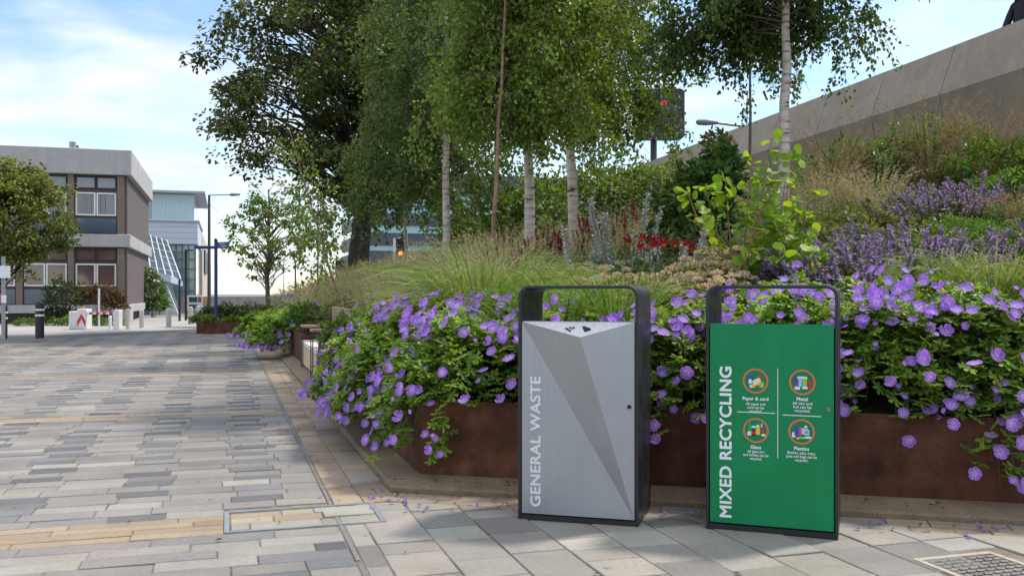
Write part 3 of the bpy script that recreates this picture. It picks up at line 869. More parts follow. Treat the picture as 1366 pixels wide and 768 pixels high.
# ================================================================== BRICK OFFICE BUILDING
m_brick = mat('purple-brown brick', (.12, .092, .085), .9, noise=((1.2, .10), (60, .22)), streak=(14, 14, 60, .15))
m_band = mat('weathered concrete band', (.40, .38, .365), .85, noise=((.8, .10), (12, .10)), streak=(3, 3, .3, .10))
m_pil = mat('brown ribbed concrete', (.19, .145, .115), .9, noise=((30, .25), (3, .1)))
m_wf = mat('white window frame', (.72, .71, .70), .5)
m_df = mat('dark window frame', (.03, .028, .028), .5)
m_gl = glassmat('grey office glass', (.19, .20, .21), .12, noise=(1.1, .5))
m_gl2 = glassmat('dark red reflecting glass', (.13, .075, .07), .10, noise=(1.5, .7))
m_blue = glassmat('blue spandrel panel', (.035, .06, .10), .2, noise=(2, .4))
m_roof = mat('roof felt', (.16, .155, .15), .9)
Y0 = 36.0; X0 = PX(170, Y0)
ob = empty('office_building', (X0, Y0, 0), RZ)
tag(ob, 'three-level brown brick office block with pale concrete bands on the far left', 'building')
def sx(px, x0=None, y0=None):
    x0 = X0 if x0 is None else x0; y0 = Y0 if y0 is None else y0
    s = (px - 683) / F
    return (s * y0 - x0) / (RV[0] - s * RV[1])
zz = lambda py: PZ(py, Y0)
xl = -13.0; dep = 10.5
nb = NB(); nb.box(xl, -.02, .10, dep, zz(407) - .05, zz(235) + .02); nb.build('wall', m_brick, ob)
nb = NB(); nb.box(xl, -.3, .35, dep - .2, -.03, zz(407) - .06); nb.build('basement_wall', mat('dark basement brick', (.10, .08, .07), .9, noise=(30, .2)), ob)  # set-back basement brick, a darker tone than the wall above
nb = NB(); nb.box(xl, .16, -.16, dep + .15, zz(234.5), zz(201), ch=.02); nb.build('cornice', m_band, ob)
nb = NB(); nb.box(xl, .12, -.12, dep + .12, zz(330), zz(313), ch=.02); nb.build('band', m_band, ob)
nb = NB(); nb.box(xl, .05, -.06, dep, zz(417), zz(407) + .02, ch=.02); nb.box(-.55, .10, -.10, 1.2, .0, zz(407) - .03); nb.build('band', m_band, ob)
nb = NB(); nb.box(xl + .2, -.3, .3, dep - .3, zz(201) - .1, zz(201) + .03); nb.build('roof', m_roof, ob)
bays = [(99.5, 156), (31, 90), (-38, 21), (-108, -48)]
for a, b in ((156.5, 166), (90.5, 99), (21.5, 30.5), (-47.5, -38.5)):
    for zl, zh in ((zz(313) + .003, zz(235) - .003), (zz(406.5), zz(331) - .003)):
        nb = NB(); nb.box(sx(a), sx(b), -.05, .16, zl, zh, ch=.015); nb.build('pilaster', m_pil, ob)
nb = NB(); nb.box(sx(166.5), -.01, .02, .11, zz(406), zz(235)); nb.build('brick_return', m_brick, ob)
def window(xa, xb, za, zb, fm, gm, fw=.055, y=.03):
    nb = NB()
    nb.box(xa, xb, y, y + .065, za, za + fw); nb.box(xa, xb, y, y + .065, zb - fw, zb)
    nb.box(xa, xa + fw, y + .001, y + .065, za + fw, zb - fw); nb.box(xb - fw, xb, y + .001, y + .065, za + fw, zb - fw)
    o = nb.build('window', fm, ob)
    nb = NB(); nb.box(xa + fw * .9, xb - fw * .9, y + .035, y + .045, za + fw * .9, zb - fw * .9); nb.build('pane', gm, o)
    if gm is m_gl and zb - za > .7:
        nb = NB()
        n = 7
        for k in range(n):
            t = xa + fw + (xb - xa - 2 * fw) * (k + .5) / n
            nb.box(t - .055, t + .055, y + .030, y + .034, za + fw, zb - fw)
        nb.build('blind', mat('grey blind', (.27, .28, .29), .8), o)
    return o
for i, (a, b) in enumerate(bays):
    A_, B_ = sx(a) + .03, sx(b) - .03; mid = (A_ + B_) / 2
    for (p, q) in ((A_, mid - .015), (mid + .015, B_)):
        window(p, q, zz(253), zz(237), m_df, m_gl, .04); window(p, q, zz(288.5), zz(258), m_wf, m_gl)
        window(p, q, zz(348), zz(332.5), m_df, m_gl2, .04); window(p, q, zz(382), zz(352), m_wf, m_gl2)
    for (za, zb) in ((311.5, 292), (405, 386)):
        nb = NB(); nb.box(A_, B_, .035, .07, zz(za), zz(zb)); nb.build('spandrel_panel', m_blue, ob)
nb = NB(); nb.tube([(sx(83), 2.5, zz(201)), (sx(83), 2.5, zz(180))], .13, 12); nb.tube([(sx(88), 2.8, zz(201)), (sx(88), 2.8, zz(183))], .07, 10); nb.build('flue', mat('steel flue', (.35, .33, .33), .35, metal=.8), ob)
nb = NB(); nb.box(sx(24), sx(58), 1.2, 4, zz(201), zz(195.5)); nb.build('plant_room', m_roof, ob)

# ================================================================== GLASS AND WHITE PANEL BUILDING
Y1 = 60.0; X1 = PX(196, Y1)
gb = empty('glass_building', (X1, Y1, 0), RZ)
tag(gb, 'white panelled tower with a glazed top storey and a sloping glass atrium', 'building')
s1 = lambda px: sx(px, X1, Y1)
z1_ = lambda py: PZ(py, Y1)
m_wp = mat('white metal cladding', (.52, .54, .59), .5, noise=((.6, .05),), streak=(.4, .4, 3, .04))
m_tg = glassmat('pale teal glass', (.42, .60, .62), .12, noise=(.8, .2))
m_tg2 = glassmat('teal curtain glass', (.22, .31, .32), .10, noise=(.5, .6))
m_tg3 = mat('grey roof glass', (.06, .075, .08), .3, spec=.35)
m_mul = mat('pale aluminium mullion', (.55, .58, .60), .4, metal=.3)
m_beige = mat('beige render', (.55, .46, .385), .85, noise=(.5, .08))
e_ = s1(264)
nb = NB(); nb.box(-.5, e_, 0, 10.5, z1_(325), z1_(294), ch=.03); nb.build('wall', m_wp, gb)
for k in range(1, 4):
    nb = NB(); zc_ = z1_(325) + (z1_(294) - z1_(325)) * k / 4; nb.box(-.5, e_ + .003, -.008, .02, zc_ - .012, zc_ + .012); nb.build('panel_joint', mat('grey joint', (.3, .31, .33), .7), gb)
nb = NB(); nb.box(s1(203), e_ - .25, .12, 10.2, z1_(293), z1_(257.5)); nb.build('top_glazing', m_tg, gb)
nb = NB(); nb.box(s1(196), s1(202), .1, 8, z1_(293), z1_(257.5)); nb.build('corner_glazing', glassmat('dark corner glass', (.20, .26, .28), .1), gb)
for k in range(11):
    nb = NB(); x = s1(203) + (e_ - .25 - s1(203)) * k / 10; nb.box(x - .03, x + .03, .03, .115, z1_(293.5), z1_(257.5)); nb.build('mullion', m_mul, gb)
nb = NB(); nb.box(s1(194), e_ + .45, -.5, 11, z1_(257.3), z1_(253.5), ch=.03); nb.build('roof', mat('grey roof edge', (.36, .36, .40), .6), gb)
nb = NB(); nb.box(s1(196), e_ + .1, -.15, 11, z1_(294.2) + .0, z1_(292.5)); nb.build('ledge', m_wp, gb)
# curtain wall under the tower
nb = NB(); nb.box(s1(222), e_ - .12, .5, 10, -.03, z1_(325.5)); nb.build('curtain_wall', m_tg2, gb)
nb = NB(); nb.box(s1(224), e_ - .11, .46, .49, z1_(334), z1_(326)); nb.build('glass_band', m_tg, gb)
for k in range(5):
    nb = NB(); x = s1(226) + (e_ - .2 - s1(226)) * k / 4; nb.box(x - .035, x + .035, .38, .455, -.03, z1_(326)); nb.build('mullion', mat('dark mullion', (.12, .14, .15), .5), gb)
for py in (345, 358, 372, 388, 404, 420):
    nb = NB(); nb.box(s1(222), e_ - .13, .40, .45, z1_(py) - .03, z1_(py) + .03); nb.build('transom', MATS['dark mullion'], gb)
# sloping atrium roof: a leaning glazed plane with pale glazing bars
def loc(px, py, Y):
    p = np.array([PX(px, Y) - X1, Y - Y1]); return np.array([p @ RV, p @ DV, PZ(py, Y)])
TL, TR, BR_, BL_ = loc(172, 306, 58.5), loc(222, 321, 58.5), loc(241, 373, 54), loc(172, 362, 54)
nn_ = np.cross(TR - TL, BL_ - TL); nn_ /= np.linalg.norm(nn_); nn_ = nn_ if nn_[1] < 0 else -nn_
nb = NB(); Q = [TL, TR, BR_, BL_]; nb.add(Q + [q - nn_ * .1 for q in Q], [(0, 1, 2, 3), (7, 6, 5, 4), (0, 4, 5, 1), (1, 5, 6, 2), (2, 6, 7, 3), (3, 7, 4, 0)]); nb.build('atrium_glazing', m_tg3, gb)
for k in range(8):
    t = k / 7; a = TL + (TR - TL) * t; b = BL_ + (BR_ - BL_) * t
    nb = NB(); nb.tube([a + nn_ * .05, b + nn_ * .05], .04, 5); nb.build('glazing_bar', m_mul, gb)
for k in range(1, 6):
    t = k / 6; a = TL + (BL_ - TL) * t; b = TR + (BR_ - TR) * t
    nb = NB(); nb.tube([a + nn_ * .04, b + nn_ * .04], .022, 5); nb.build('glazing_bar', m_mul, gb)
# curved white ledge, grey soffit and the leaning glass below
nb = NB(); path_t = [loc(160, 358, 53), loc(205, 362, 53), loc(228, 367, 53.3), loc(241, 374, 54.2)]
path_b = [loc(160, 368, 53), loc(205, 372, 53), loc(228, 377, 53.3), loc(241, 381, 54.2)]
V = path_t + path_b + [p + np.array([0, 2.5, 0]) for p in path_t] + [p + np.array([0, 2.5, 0]) for p in path_b]
Fs = []
for i in range(3): Fs += [(i, i + 1, 5 + i, 4 + i), (8 + i, 12 + i, 13 + i, 9 + i), (i, 8 + i, 9 + i, i + 1), (4 + i, 5 + i, 13 + i, 12 + i)]
nb.add(V, Fs); nb.build('curved_ledge', m_wp, gb)
g1 = [loc(160, 369, 53.6), loc(228, 377.5, 53.9), loc(245, 432, 55), loc(160, 432, 55)]
nb = NB(); nb.add(g1 + [q + np.array([0, .12, 0]) for q in g1], [(0, 3, 2, 1), (4, 5, 6, 7), (0, 1, 5, 4), (1, 2, 6, 5), (3, 7, 6, 2)]); nb.build('entrance_glazing', glassmat('pale entrance glass', (.33, .44, .47), .12, noise=(.7, .4)), gb)
m_sail = mat('white sail fin', (.72, .75, .76), .5)
for (a, b, c) in (((207, 378), (231, 432), (214, 420)), ((222, 379), (243, 432), (227, 418)), ((198, 392), (218, 432), (200, 428))):
    nb = NB(); T = [loc(*a, 53.2), loc(*b, 54.2), loc(*c, 53.9)]; nb.add(T + [q + np.array([.02, .15, 0]) for q in T], [(0, 2, 1), (3, 4, 5), (0, 1, 4, 3), (1, 2, 5, 4), (2, 0, 3, 5)]); nb.build('sail_fin', m_sail, gb)
# beige wing behind with dark upright lettering plate
nb = NB(); nb.box(e_ - 3, e_ + .02, 10.8, 42, -.03, 5.75); nb.build('beige_wing', m_beige, gb)
nb = NB(); nb.box(e_ + .03, e_ + .15, 15.5, 24, 2.9, 4.7); nb.build('sign_plate', mat('dark teal plate', (.05, .09, .10), .5), gb)

# ================================================================== DARK OFFICE BEYOND THE TREES
Y2 = 72.0; X2 = PX(486, Y2)
db = empty('dark_office_building', (X2, Y2, 0), RZ)
tag(db, 'dark grey clad building with teal glass bands seen between the tree trunks', 'building')
s2 = lambda px: sx(px, X2, Y2)
m_dk = mat('dark grey cladding', (.075, .078, .088), .6, noise=(.8, .08), streak=(6, 6, .2, .1))
m_db = glassmat('teal band glass', (.20, .42, .44), .12, noise=(1.0, .35))
z2 = lambda py: PZ(py, Y2)
nb = NB(); nb.box(0, 28, .12, 14, -.03, z2(235)); nb.build('core', m_db, db)
for (a, b) in ((372, 334), (327, 310), (300, 284), (258, 228)):
    nb = NB(); nb.box(-.1, 28.1, 0, 14.1, z2(a), z2(b)); nb.build('cladding_band', m_dk, db)
nb = NB(); nb.box(-.1, 28.1, .01, 14.1, -.03, z2(380)); nb.build('cladding_band', m_dk, db)

# low boundary wall far down the street
wl = NB(); wl.box(-19, 8, 0, .3, 0, 1.0); bw_ = wl.build('boundary_wall', mat('far grey wall', (.28, .25, .23), .9, noise=(3, .15)))
bw_.location = (PX(340, 62) + 15, 62, 0); bw_.rotation_euler = (0, 0, RZ); tag(bw_, 'low grey boundary wall in the distance beyond the shrub planter', 'wall')

# ================================================================== STREET FURNITURE
def Gp(px, py, z=.09): return G(px, py, z)
m_bol = mat('black bollard', (.018, .018, .02), .45)
m_refl = mat('white reflective band', (.75, .76, .76), .4)
def bollard(px, py, label, h=.92, hw=.105):
    g_ = Gp(px, py); o = empty('bollard', tuple(g_)); tag(o, label, 'bollard', 'black bollards on the far pavement')
    nb = NB(); nb.tube([(0, 0, 0), (0, 0, h - .07), (0, 0, h - .02), (0, 0, h)], [hw, hw, hw * .9, hw * .55], 16); nb.build('post', m_bol, o)
    for z in (h - .22, h - .36): nb = NB(); nb.tube([(0, 0, z), (0, 0, z + .045)], hw + .006, 16); nb.build('reflective_band', m_refl, o)
    return o
bollard(53, 451, 'black bollard with two white bands standing alone at the kerb')
bollard(6.5, 452, 'black bollard with white bands beside the grey sign post', .86, .06)
g_ = Gp(4.5, 453); sp = empty('sign_post', tuple(g_)); tag(sp, 'grey post carrying a white sign plate at the left edge', 'sign')
Yp = g_[1]
nb = NB(); nb.tube([(0, 0, 0), (0, 0, PZ(347, Yp))], .045, 10); nb.build('post', mat('grey galvanised pole', (.30, .30, .31), .5, metal=.3), sp)
nb = NB(); nb.box(-.45, .20, -.07, -.05, PZ(371, Yp) - .09, PZ(355, Yp) - .09, ch=.005); nb.build('sign_plate', m_refl, sp)
nb = NB(); nb.box(-.02, .10, -.075, -.05, PZ(404, Yp) - .09, PZ(394, Yp) - .09, ch=.004); nb.box(-.18, -.025, -.075, -.05, PZ(404, Yp) - .09, PZ(394, Yp) - .09, ch=.004, mi=1); nb.build('notice', [m_refl, mat('red sign', (.5, .03, .03), .5)], sp)
# vehicle barrier
m_cab = mat('off-white cabinet paint', (.70, .68, .66), .5, noise=(6, .08))
m_redp = mat('red chevron paint', (.55, .035, .03), .5)
g_ = Gp(104, 439.5); Yb = g_[1]; zb_ = lambda py: (439.5 - py) / F * Yb
vb = empty('vehicle_barrier', tuple(g_)); tag(vb, 'white barrier cabinet with a red chevron and a striped red and white arm', 'barrier')
kx = Yb / F
nb = NB(); nb.box(-12.5 * kx, -.5 * kx, 0, .4, 0, zb_(415), ch=.02); nb.build('housing', m_cab, vb)
nb = NB(); nb.box(0, 13 * kx, -.1, .32, 0, zb_(412), ch=.02); cb = nb.build('cabinet', m_cab, vb)
nb = NB(); w_ = 12 * kx
for s_ in (-1, 1):
    P = [(6.5 * kx, zb_(418)), (6.5 * kx, zb_(425)), (6.5 * kx + s_ * 5.7 * kx, zb_(436)), (6.5 * kx + s_ * 5.7 * kx, zb_(428))]
    nb.add([(p[0], -.106, p[1]) for p in P], [(0, 1, 2, 3)])
nb.build('chevron', m_redp, cb)
nb = NB(); nb.tube([(5 * kx, .1, zb_(412)), (5 * kx, .1, zb_(408.5))], .05, 8); nb.build('beacon', mat('orange beacon', (.7, .25, .12), .4), vb)
arm = NB(); xs = np.linspace(12, 52, 10)
for i in range(9): arm.box(xs[i] * kx, xs[i + 1] * kx, -.07, -.02, zb_(419.3), zb_(416.2), mi=i % 2)
arm.build('arm', [m_cab, m_redp], vb)
nb = NB(); nb.box(49 * kx, 57 * kx, -.12, .15, 0, zb_(413), ch=.015); nb.add([(48 * kx, -.125, zb_(414)), (53 * kx, -.125, zb_(411)), (53 * kx, -.02, zb_(411)), (48 * kx, -.02, zb_(414))], [(0, 1, 2, 3)]); nb.build('arm_rest', m_cab, vb)
def wpost(px, py, ytop, r, label, m=m_refl, cat='post'):
    g_ = Gp(px, py); o = NB().tube([(0, 0, 0), (0, 0, (py - ytop) / F * g_[1] - .02), (0, 0, (py - ytop) / F * g_[1])], [r, r, r * .7], 10).build('marker_post', m)
    o.location = tuple(g_); tag(o, label, cat); return o
wpost(132, 439.5, 385, .028, 'thin tall white post in front of the striped barrier arm')
wpost(147, 439, 421, .05, 'short white post under the striped barrier arm')
m_cpost = mat('pale concrete bollard', (.47, .42, .38), .85, noise=(10, .12))
wpost(170.5, 439, 412, .055, 'pale concrete bollard at the corner of the brick building', m_cpost, 'bollard')
wpost(189, 437, 413, .075, 'pale concrete bollard just right of the brick corner', m_cpost, 'bollard')
wpost(225, 436, 411, .085, 'pale concrete bollard in front of the leaning entrance glass', m_cpost, 'bollard')
wpost(264.5, 432, 408, .085, 'pale concrete bollard under the green direction board', m_cpost, 'bollard')
wpost(254, 432, 409, .085, 'pale concrete bollard behind the red notice', m_cpost, 'bollard')
# dark poles at the glass building
def pole(px, py, ytop, r, label, m, name='pole'):
    g_ = Gp(px, py, 0); o = NB().tube([(0, 0, 0), (0, 0, (py - ytop) / F * g_[1])], [r, r * .8], 8).build(name, m); o.location = tuple(g_); tag(o, label, 'pole'); return o
m_dpole = mat('black painted pole', (.02, .02, .022), .5)
g_ = G(248, 430); o = empty('lamp_column', tuple(g_)); tag(o, 'short black lamp column with a side arm in front of the curtain glass', 'lamp post')
nb = NB(); k_ = g_[1] / F; nb.tube([(0, 0, 0), (0, 0, 97 * k_)], .055, 8); nb.build('post', m_dpole, o)
nb = NB(); nb.box(0.06, .75 * 14 * k_, -.06, .06, 95.5 * k_, 97.2 * k_, ch=.01); nb.build('lamp_head', m_dpole, o)
pole(239.5, 431, 373, .05, 'thin black pole against the entrance glass', m_dpole)
# tall street lamp
g_ = G(279, 424.5); k_ = g_[1] / F
o = empty('street_lamp', tuple(g_)); tag(o, 'tall dark street lamp with a long arm reaching right above the blue fingerpost', 'street lamp')
nb = NB(); nb.tube([(0, 0, 0), (0, 0, 164.5 * k_)], [.095, .06], 10); nb.build('post', mat('dark grey lamp post', (.06, .062, .068), .5), o)
nb = NB(); nb.tube([(0, 0, 164 * k_), (28 * k_, 0, 164.6 * k_)], .028, 6); nb.build('arm', MATS['dark grey lamp post'], o)
nb = NB(); nb.tube([(27 * k_, 0, 164.4 * k_), (30 * k_, 0, 164.9 * k_), (41 * k_, 0, 164.9 * k_)], [.03, .085, .05], 8); nb.build('lamp_head', mat('grey lamp head', (.2, .2, .21), .5), o)
nb = NB(); nb.tube([(0, 0, 153 * k_), (20 * k_, 0, 134 * k_)], .010, 5); nb.build('stay_wire', MATS['dark grey lamp post'], o)
# fingerpost
Yf = 30.2; m_fp = mat('royal blue enamel', (.018, .045, .17), .4)
o = empty('fingerpost', (PX(288, Yf), Yf, .28)); tag(o, 'royal blue fingerpost sign with two direction arms in the shrub planter', 'signpost')
k_ = Yf / F; zf = lambda py: PZ(py, Yf) - .28
nb = NB(); nb.tube([(0, 0, 0), (0, 0, zf(322)), (0, 0, zf(320)), (0, 0, zf(317.5))], [.055, .055, .07, .03], 12); nb.build('post', m_fp, o)
nb = NB(); nb.box(-28 * k_, -1.5 * k_, -.02, .02, zf(332), zf(328), ch=.006); nb.build('arm', m_fp, o)
M_ = Matrix.Rotation(math.radians(-32), 4, 'Z')
nb = NB(); nb.box(1.6 * k_, 25 * k_, -.02, .02, zf(331.5), zf(323), M=M_, ch=.006); ar = nb.build('arm', m_fp, o)
nb = NB()
for z_, a_, b_ in ((325.6, 8, 19), (328.8, 11, 21)):
    for q in np.arange(a_, b_, 1.6): nb.box(q * k_, (q + 1.1) * k_, -.0225, -.0205, zf(z_) - .016, zf(z_) + .016, M=M_)
nb.build('lettering', mat('pale sign lettering', (.6, .63, .7), .5), ar)
# direction board and red notice
Yd_ = 47.0; k_ = Yd_ / F; g_ = (PX(260, Yd_), Yd_, 0)
o = empty('direction_board', g_); tag(o, 'white direction board with green panels on two legs left of the shrub planter', 'sign')
zd = lambda py: PZ(py, Yd_)
for x in (-8.5, 8.5): nb = NB(); nb.tube([(x * k_, 0, 0), (x * k_, 0, zd(396))], .04, 8); nb.build('post', m_cab, o)
nb = NB(); nb.box(-12.5 * k_, 10.5 * k_, -.09, -.05, zd(413), zd(394), ch=.01); bd = nb.build('board', m_refl, o)
nb = NB(); m_gs = mat('green sign panel', (.01, .12, .06), .5)
nb.box(-7 * k_, 4 * k_, -.10, -.0905, zd(403), zd(396)); nb.box(-7 * k_, 4 * k_, -.10, -.0905, zd(411.5), zd(406)); nb.box(5 * k_, 9.5 * k_, -.10, -.0905, zd(403), zd(396), mi=1); nb.build('panel', [m_gs, mat('muted red sign', (.35, .10, .10), .5)], bd)
o = NB().box(-4 * k_, 3 * k_, -.03, .03, 0.02, zd(413) - .12, ch=.01).build('notice_board', MATS['muted red sign']); o.location = (PX(254.5, 46), 46, 0); tag(o, 'small red notice board standing below the white direction board', 'sign')
o = NB().box(-4 * k_, 4 * k_, -.03, .03, zd(405), zd(399), ch=.01).tube([(0, .05, 0), (0, .05, zd(400))], .03, 6, mi=1).build('warning_sign', [mat('orange yellow sign', (.65, .32, .02), .5), m_dpole]); o.location = (PX(276, 46.2), 46.2, 0); tag(o, 'small orange sign behind the left end of the shrub planter', 'sign')
# traffic signals
def signal(px, Y, ytop, ybot, lit, label):
    k_ = Y / F; o = empty('traffic_light', (PX(px, Y), Y, 0)); tag(o, label, 'traffic light')
    nb = NB(); nb.tube([(0, 0, 0), (0, 0, PZ(ytop, Y))], .055, 8); nb.build('post', m_dpole, o)
    nb = NB(); nb.box(-6 * k_, 6 * k_, -.35, -.10, PZ(ybot, Y), PZ(ytop, Y), ch=.03); hd = nb.build('head', m_vms, o)
    for i in range(3):
        z = PZ(ytop, Y) + (PZ(ybot, Y) - PZ(ytop, Y)) * (i + .5) / 3
        nb = NB(); nb.tube([(0, -.36, z), (0, -.40, z)], 3.1 * k_, 12)
        nb.build('lens', mat('amber lamp lit', (.8, .25, .02), .4, emit=((1, .25, .02), 2.0)) if (lit and i == 2) else mat('unlit lens', (.05, .03, .03), .3), hd)
    return o
signal(536, 40, 316, 343, True, 'traffic light with its lowest lamp lit amber beyond the grasses')
signal(455, 44, 347, 372, False, 'unlit traffic light beyond the grasses near the big trunk')
g_ = (PX(526, 39.5), 39.5, 0)
nb = NB(); kk = 39.5 / F
nb.tube([(0, 0, 0), (0, 0, PZ(318, 39.5)), (3 * kk, 0, PZ(317.5, 39.5)), (9 * kk, 0, PZ(318, 39.5))], .05, 8); o = nb.build('guard_rail', m_wf); o.location = g_; tag(o, 'white hooped rail beside the lit traffic light', 'rail')
pole(378.5, 415, 345, .03, 'thin pale pole between the young tree and the grasses', mat('pale pole', (.4, .42, .45), .5))
pole(394, 412, 349, .07, 'short dark pole right of the young tree', m_dpole)
pole(514, 411, 332, .035, 'thin dark pole in front of the dark grey building', m_dpole)
# ================================================================== PLANTING HELPERS
def unit(a): return a / (np.linalg.norm(a, axis=-1, keepdims=True) + 1e-9)
def rdir(n, zmin=-1.0, zmax=1.0):
    z = rng.uniform(zmin, zmax, n); a = rng.uniform(0, 2 * np.pi, n); r = np.sqrt(np.maximum(1 - z * z, 0))
    return np.stack([r * np.cos(a), r * np.sin(a), z], -1)
KITE = (np.array([(0, 0, 0), (.42, -.5, .10), (1, 0, -.08), (.42, .5, .10)]), np.array([(0, 1, 2), (0, 2, 3)]))
OVAL = (np.array([(0, 0, 0), (.28, -.46, .08), (.66, -.40, .06), (1, 0, -.12), (.66, .40, .06), (.28, .46, .08)]), np.array([(0, 1, 2, 3), (0, 3, 4, 5)]))
def _rnd():
    P = [(.0, 0, 0)]; 
    for k in range(9):
        a = math.pi + .35 + k / 8 * (2 * math.pi - .7); P.append((.52 + .50 * math.cos(a), .55 * math.sin(a), .06 * math.cos(2 * a)))
    P.append((.5, 0, -.05))
    return np.array(P), np.array([(10, i, i + 1) for i in range(0, 9)] + [(10, 9, 0)])
ROUND = _rnd()
def _palm():
    P = [(.30, 0, .0)]; n = 5
    P.append((0.02, 0, 0))
    for k in range(n):
        a = math.radians(-128 + 64 * k)
        for da, r in ((-20, .46), (-8, .66), (8, .68), (20, .48)):
            P.append((.30 + r * math.cos(a + math.radians(da)), r * math.sin(a + math.radians(da)), -.14 * r + (.06 if abs(da) < 10 else -.03)))
        if k < n - 1: P.append((.30 + .20 * math.cos(a + math.radians(32)), .20 * math.sin(a + math.radians(32)), .05))
    m = len(P)
    return np.array(P), np.array([(0, i, i + 1) for i in range(1, m - 1)] + [(0, m - 1, 1)])
PALM = _palm()
def leaves(nb, P, D, U, L, W, C, T=KITE, shade=None):
    P = np.asarray(P); n = len(P)
    if n == 0: return
    D = unit(D); S = unit(np.cross(D, U)); Nn = np.cross(S, D)
    tv, tf = T; k = len(tv)
    L = np.broadcast_to(L, (n,)); W = np.broadcast_to(W, (n,))
    V = P[:, None, :] + tv[None, :, 0, None] * (L[:, None] * 1)[:, :, None] * D[:, None, :] + tv[None, :, 1, None] * W[:, None, None] * S[:, None, :] + tv[None, :, 2, None] * L[:, None, None] * Nn[:, None, :]
    Fx = (np.arange(n) * k)[:, None, None] + tf[None]
    nb.add(V.reshape(-1, 3), Fx.reshape(-1, tf.shape[1]), np.repeat(np.broadcast_to(C, (n, 3)), k, axis=0))
def pal(cols, n, jit=.16):
    cols = np.array(cols, float); c = cols[rng.integers(len(cols), size=n)]
    return np.clip(c * (1 + rng.normal(0, jit, (n, 1))) * (1 + rng.normal(0, .05, (n, 3))), .004, .9)
def blades(nb, base, D, L, droop, w, C, seg=5, tipw=.15, side=None):
    """arching strips: base (n,3), D horizontal lean (n,3) unit-ish with z up part, L length, droop"""
    n = len(base); t = np.linspace(0, 1, seg + 1)
    L = np.broadcast_to(L, (n,)); droop = np.broadcast_to(droop, (n,)); w = np.broadcast_to(w, (n,))
    H = D * np.array([1, 1, 0]); up = D[:, 2]
    P = base[:, None, :] + (H[:, None, :] * (t[None, :, None] * .35 + t[None, :, None] ** 2 * .9) * L[:, None, None])
    P[:, :, 2] += (up * L)[:, None] * t[None, :] - (droop * L)[:, None] * t[None, :] ** 2.6
    S = np.stack([-H[:, 1], H[:, 0], np.zeros(n)], -1) + rdir(n) * .5
    S = unit(S)
    ww = w[:, None] * (1 - (1 - tipw) * t[None, :] ** 1.5) * .5
    V = np.stack([P - S[:, None, :] * ww[:, :, None], P + S[:, None, :] * ww[:, :, None]], 2)   # n,seg+1,2,3
    k = 2 * (seg + 1)
    i = np.arange(seg) * 2
    tf = np.stack([i, i + 1, i + 3, i + 2], -1)
    Fx = (np.arange(n) * k)[:, None, None] + tf[None]
    nb.add(V.reshape(-1, 3), Fx.reshape(-1, 4), np.repeat(np.broadcast_to(C, (n, 3)), k, axis=0))
    return P
def tuft(nb, x, y, z, n, L, spread, w, cols, droop=.35, seg=5, rb=.06, headcol=None, headn=0, heads=.03, lvar=.25, bias=(0, 0)):
    a = rng.uniform(0, 2 * np.pi, n); s = spread * np.sqrt(rng.uniform(0.02, 1, n))
    D = np.stack([np.cos(a) * s + bias[0], np.sin(a) * s + bias[1], np.ones(n)], -1)
    r = rb * np.sqrt(rng.uniform(0, 1, n))
    base = np.stack([x + np.cos(a) * r, y + np.sin(a) * r, np.full(n, z)], -1)
    LL = L * (1 + rng.uniform(-lvar * 1.6, lvar, n))
    P = blades(nb, base, D, LL, droop * (.6 + s / max(spread, .01) * .7), w, pal(cols, n), seg)
    if headn:
        i = rng.integers(n, size=headn); t = rng.uniform(.55, 1, headn) * seg; k = np.clip(t.astype(int), 0, seg - 1); f = (t - k)[:, None]
        q = P[i, k] * (1 - f) + P[i, k + 1] * f; d = unit(P[i, k + 1] - P[i, k]) + rdir(headn) * .6
        q = q + rdir(headn) * heads * .35
        leaves(nb, q, d, rdir(headn), heads * rng.uniform(.6, 1.3, headn), heads * .22, pal(headcol, headn))
    return P
m_leaf = leafmat('broad leaf', .42, .45)
m_leafd = leafmat('dark tree leaf', .30, .42, .4)
m_lime = leafmat('lime leaf', .5, .45, .35, (1.35, 1.2, .4))
m_grass = leafmat('grass blade', .38, .5, .3, (1.2, 1.1, .6))
m_straw = leafmat('straw', .35, .7, .15, (1.1, 1.0, .8))
m_pet = leafmat('petal', .42, .6, .15, (1.1, .85, 1.15))
m_wool = leafmat('woolly silver leaf', .2, .8, .1, (1, 1, .9))
m_stem = leafmat('green stem', .2, .5, .3)
def bushy(nb, c, r, n, L, W, cols, T=OVAL, lump=.25, shell=.55, up=.5, flat=-.3):
    """leaves through an uneven dome"""
    d = rdir(n, flat, 1.0); ph = rng.uniform(0, 6.28, 6)
    bump = 1 + lump * (np.sin(d[:, 0] * 4 + ph[0]) * np.cos(d[:, 1] * 5 + ph[1]) + .7 * np.sin(d[:, 2] * 7 + ph[2] + d[:, 0] * 6))
    rr = (shell + (1 - shell) * rng.uniform(0, 1, n) ** .6) * bump
    P = np.array(c) + d * rr[:, None] * np.array(r)
    U = unit(d * .6 + np.array([0, 0, up]) + rdir(n) * .55)
    D = unit(d + rdir(n) * .8 + np.array([0, 0, -.15]))
    leaves(nb, P, D, U, L * rng.uniform(.65, 1.3, n), W * rng.uniform(.7, 1.2, n), pal(cols, n), T)
    return P

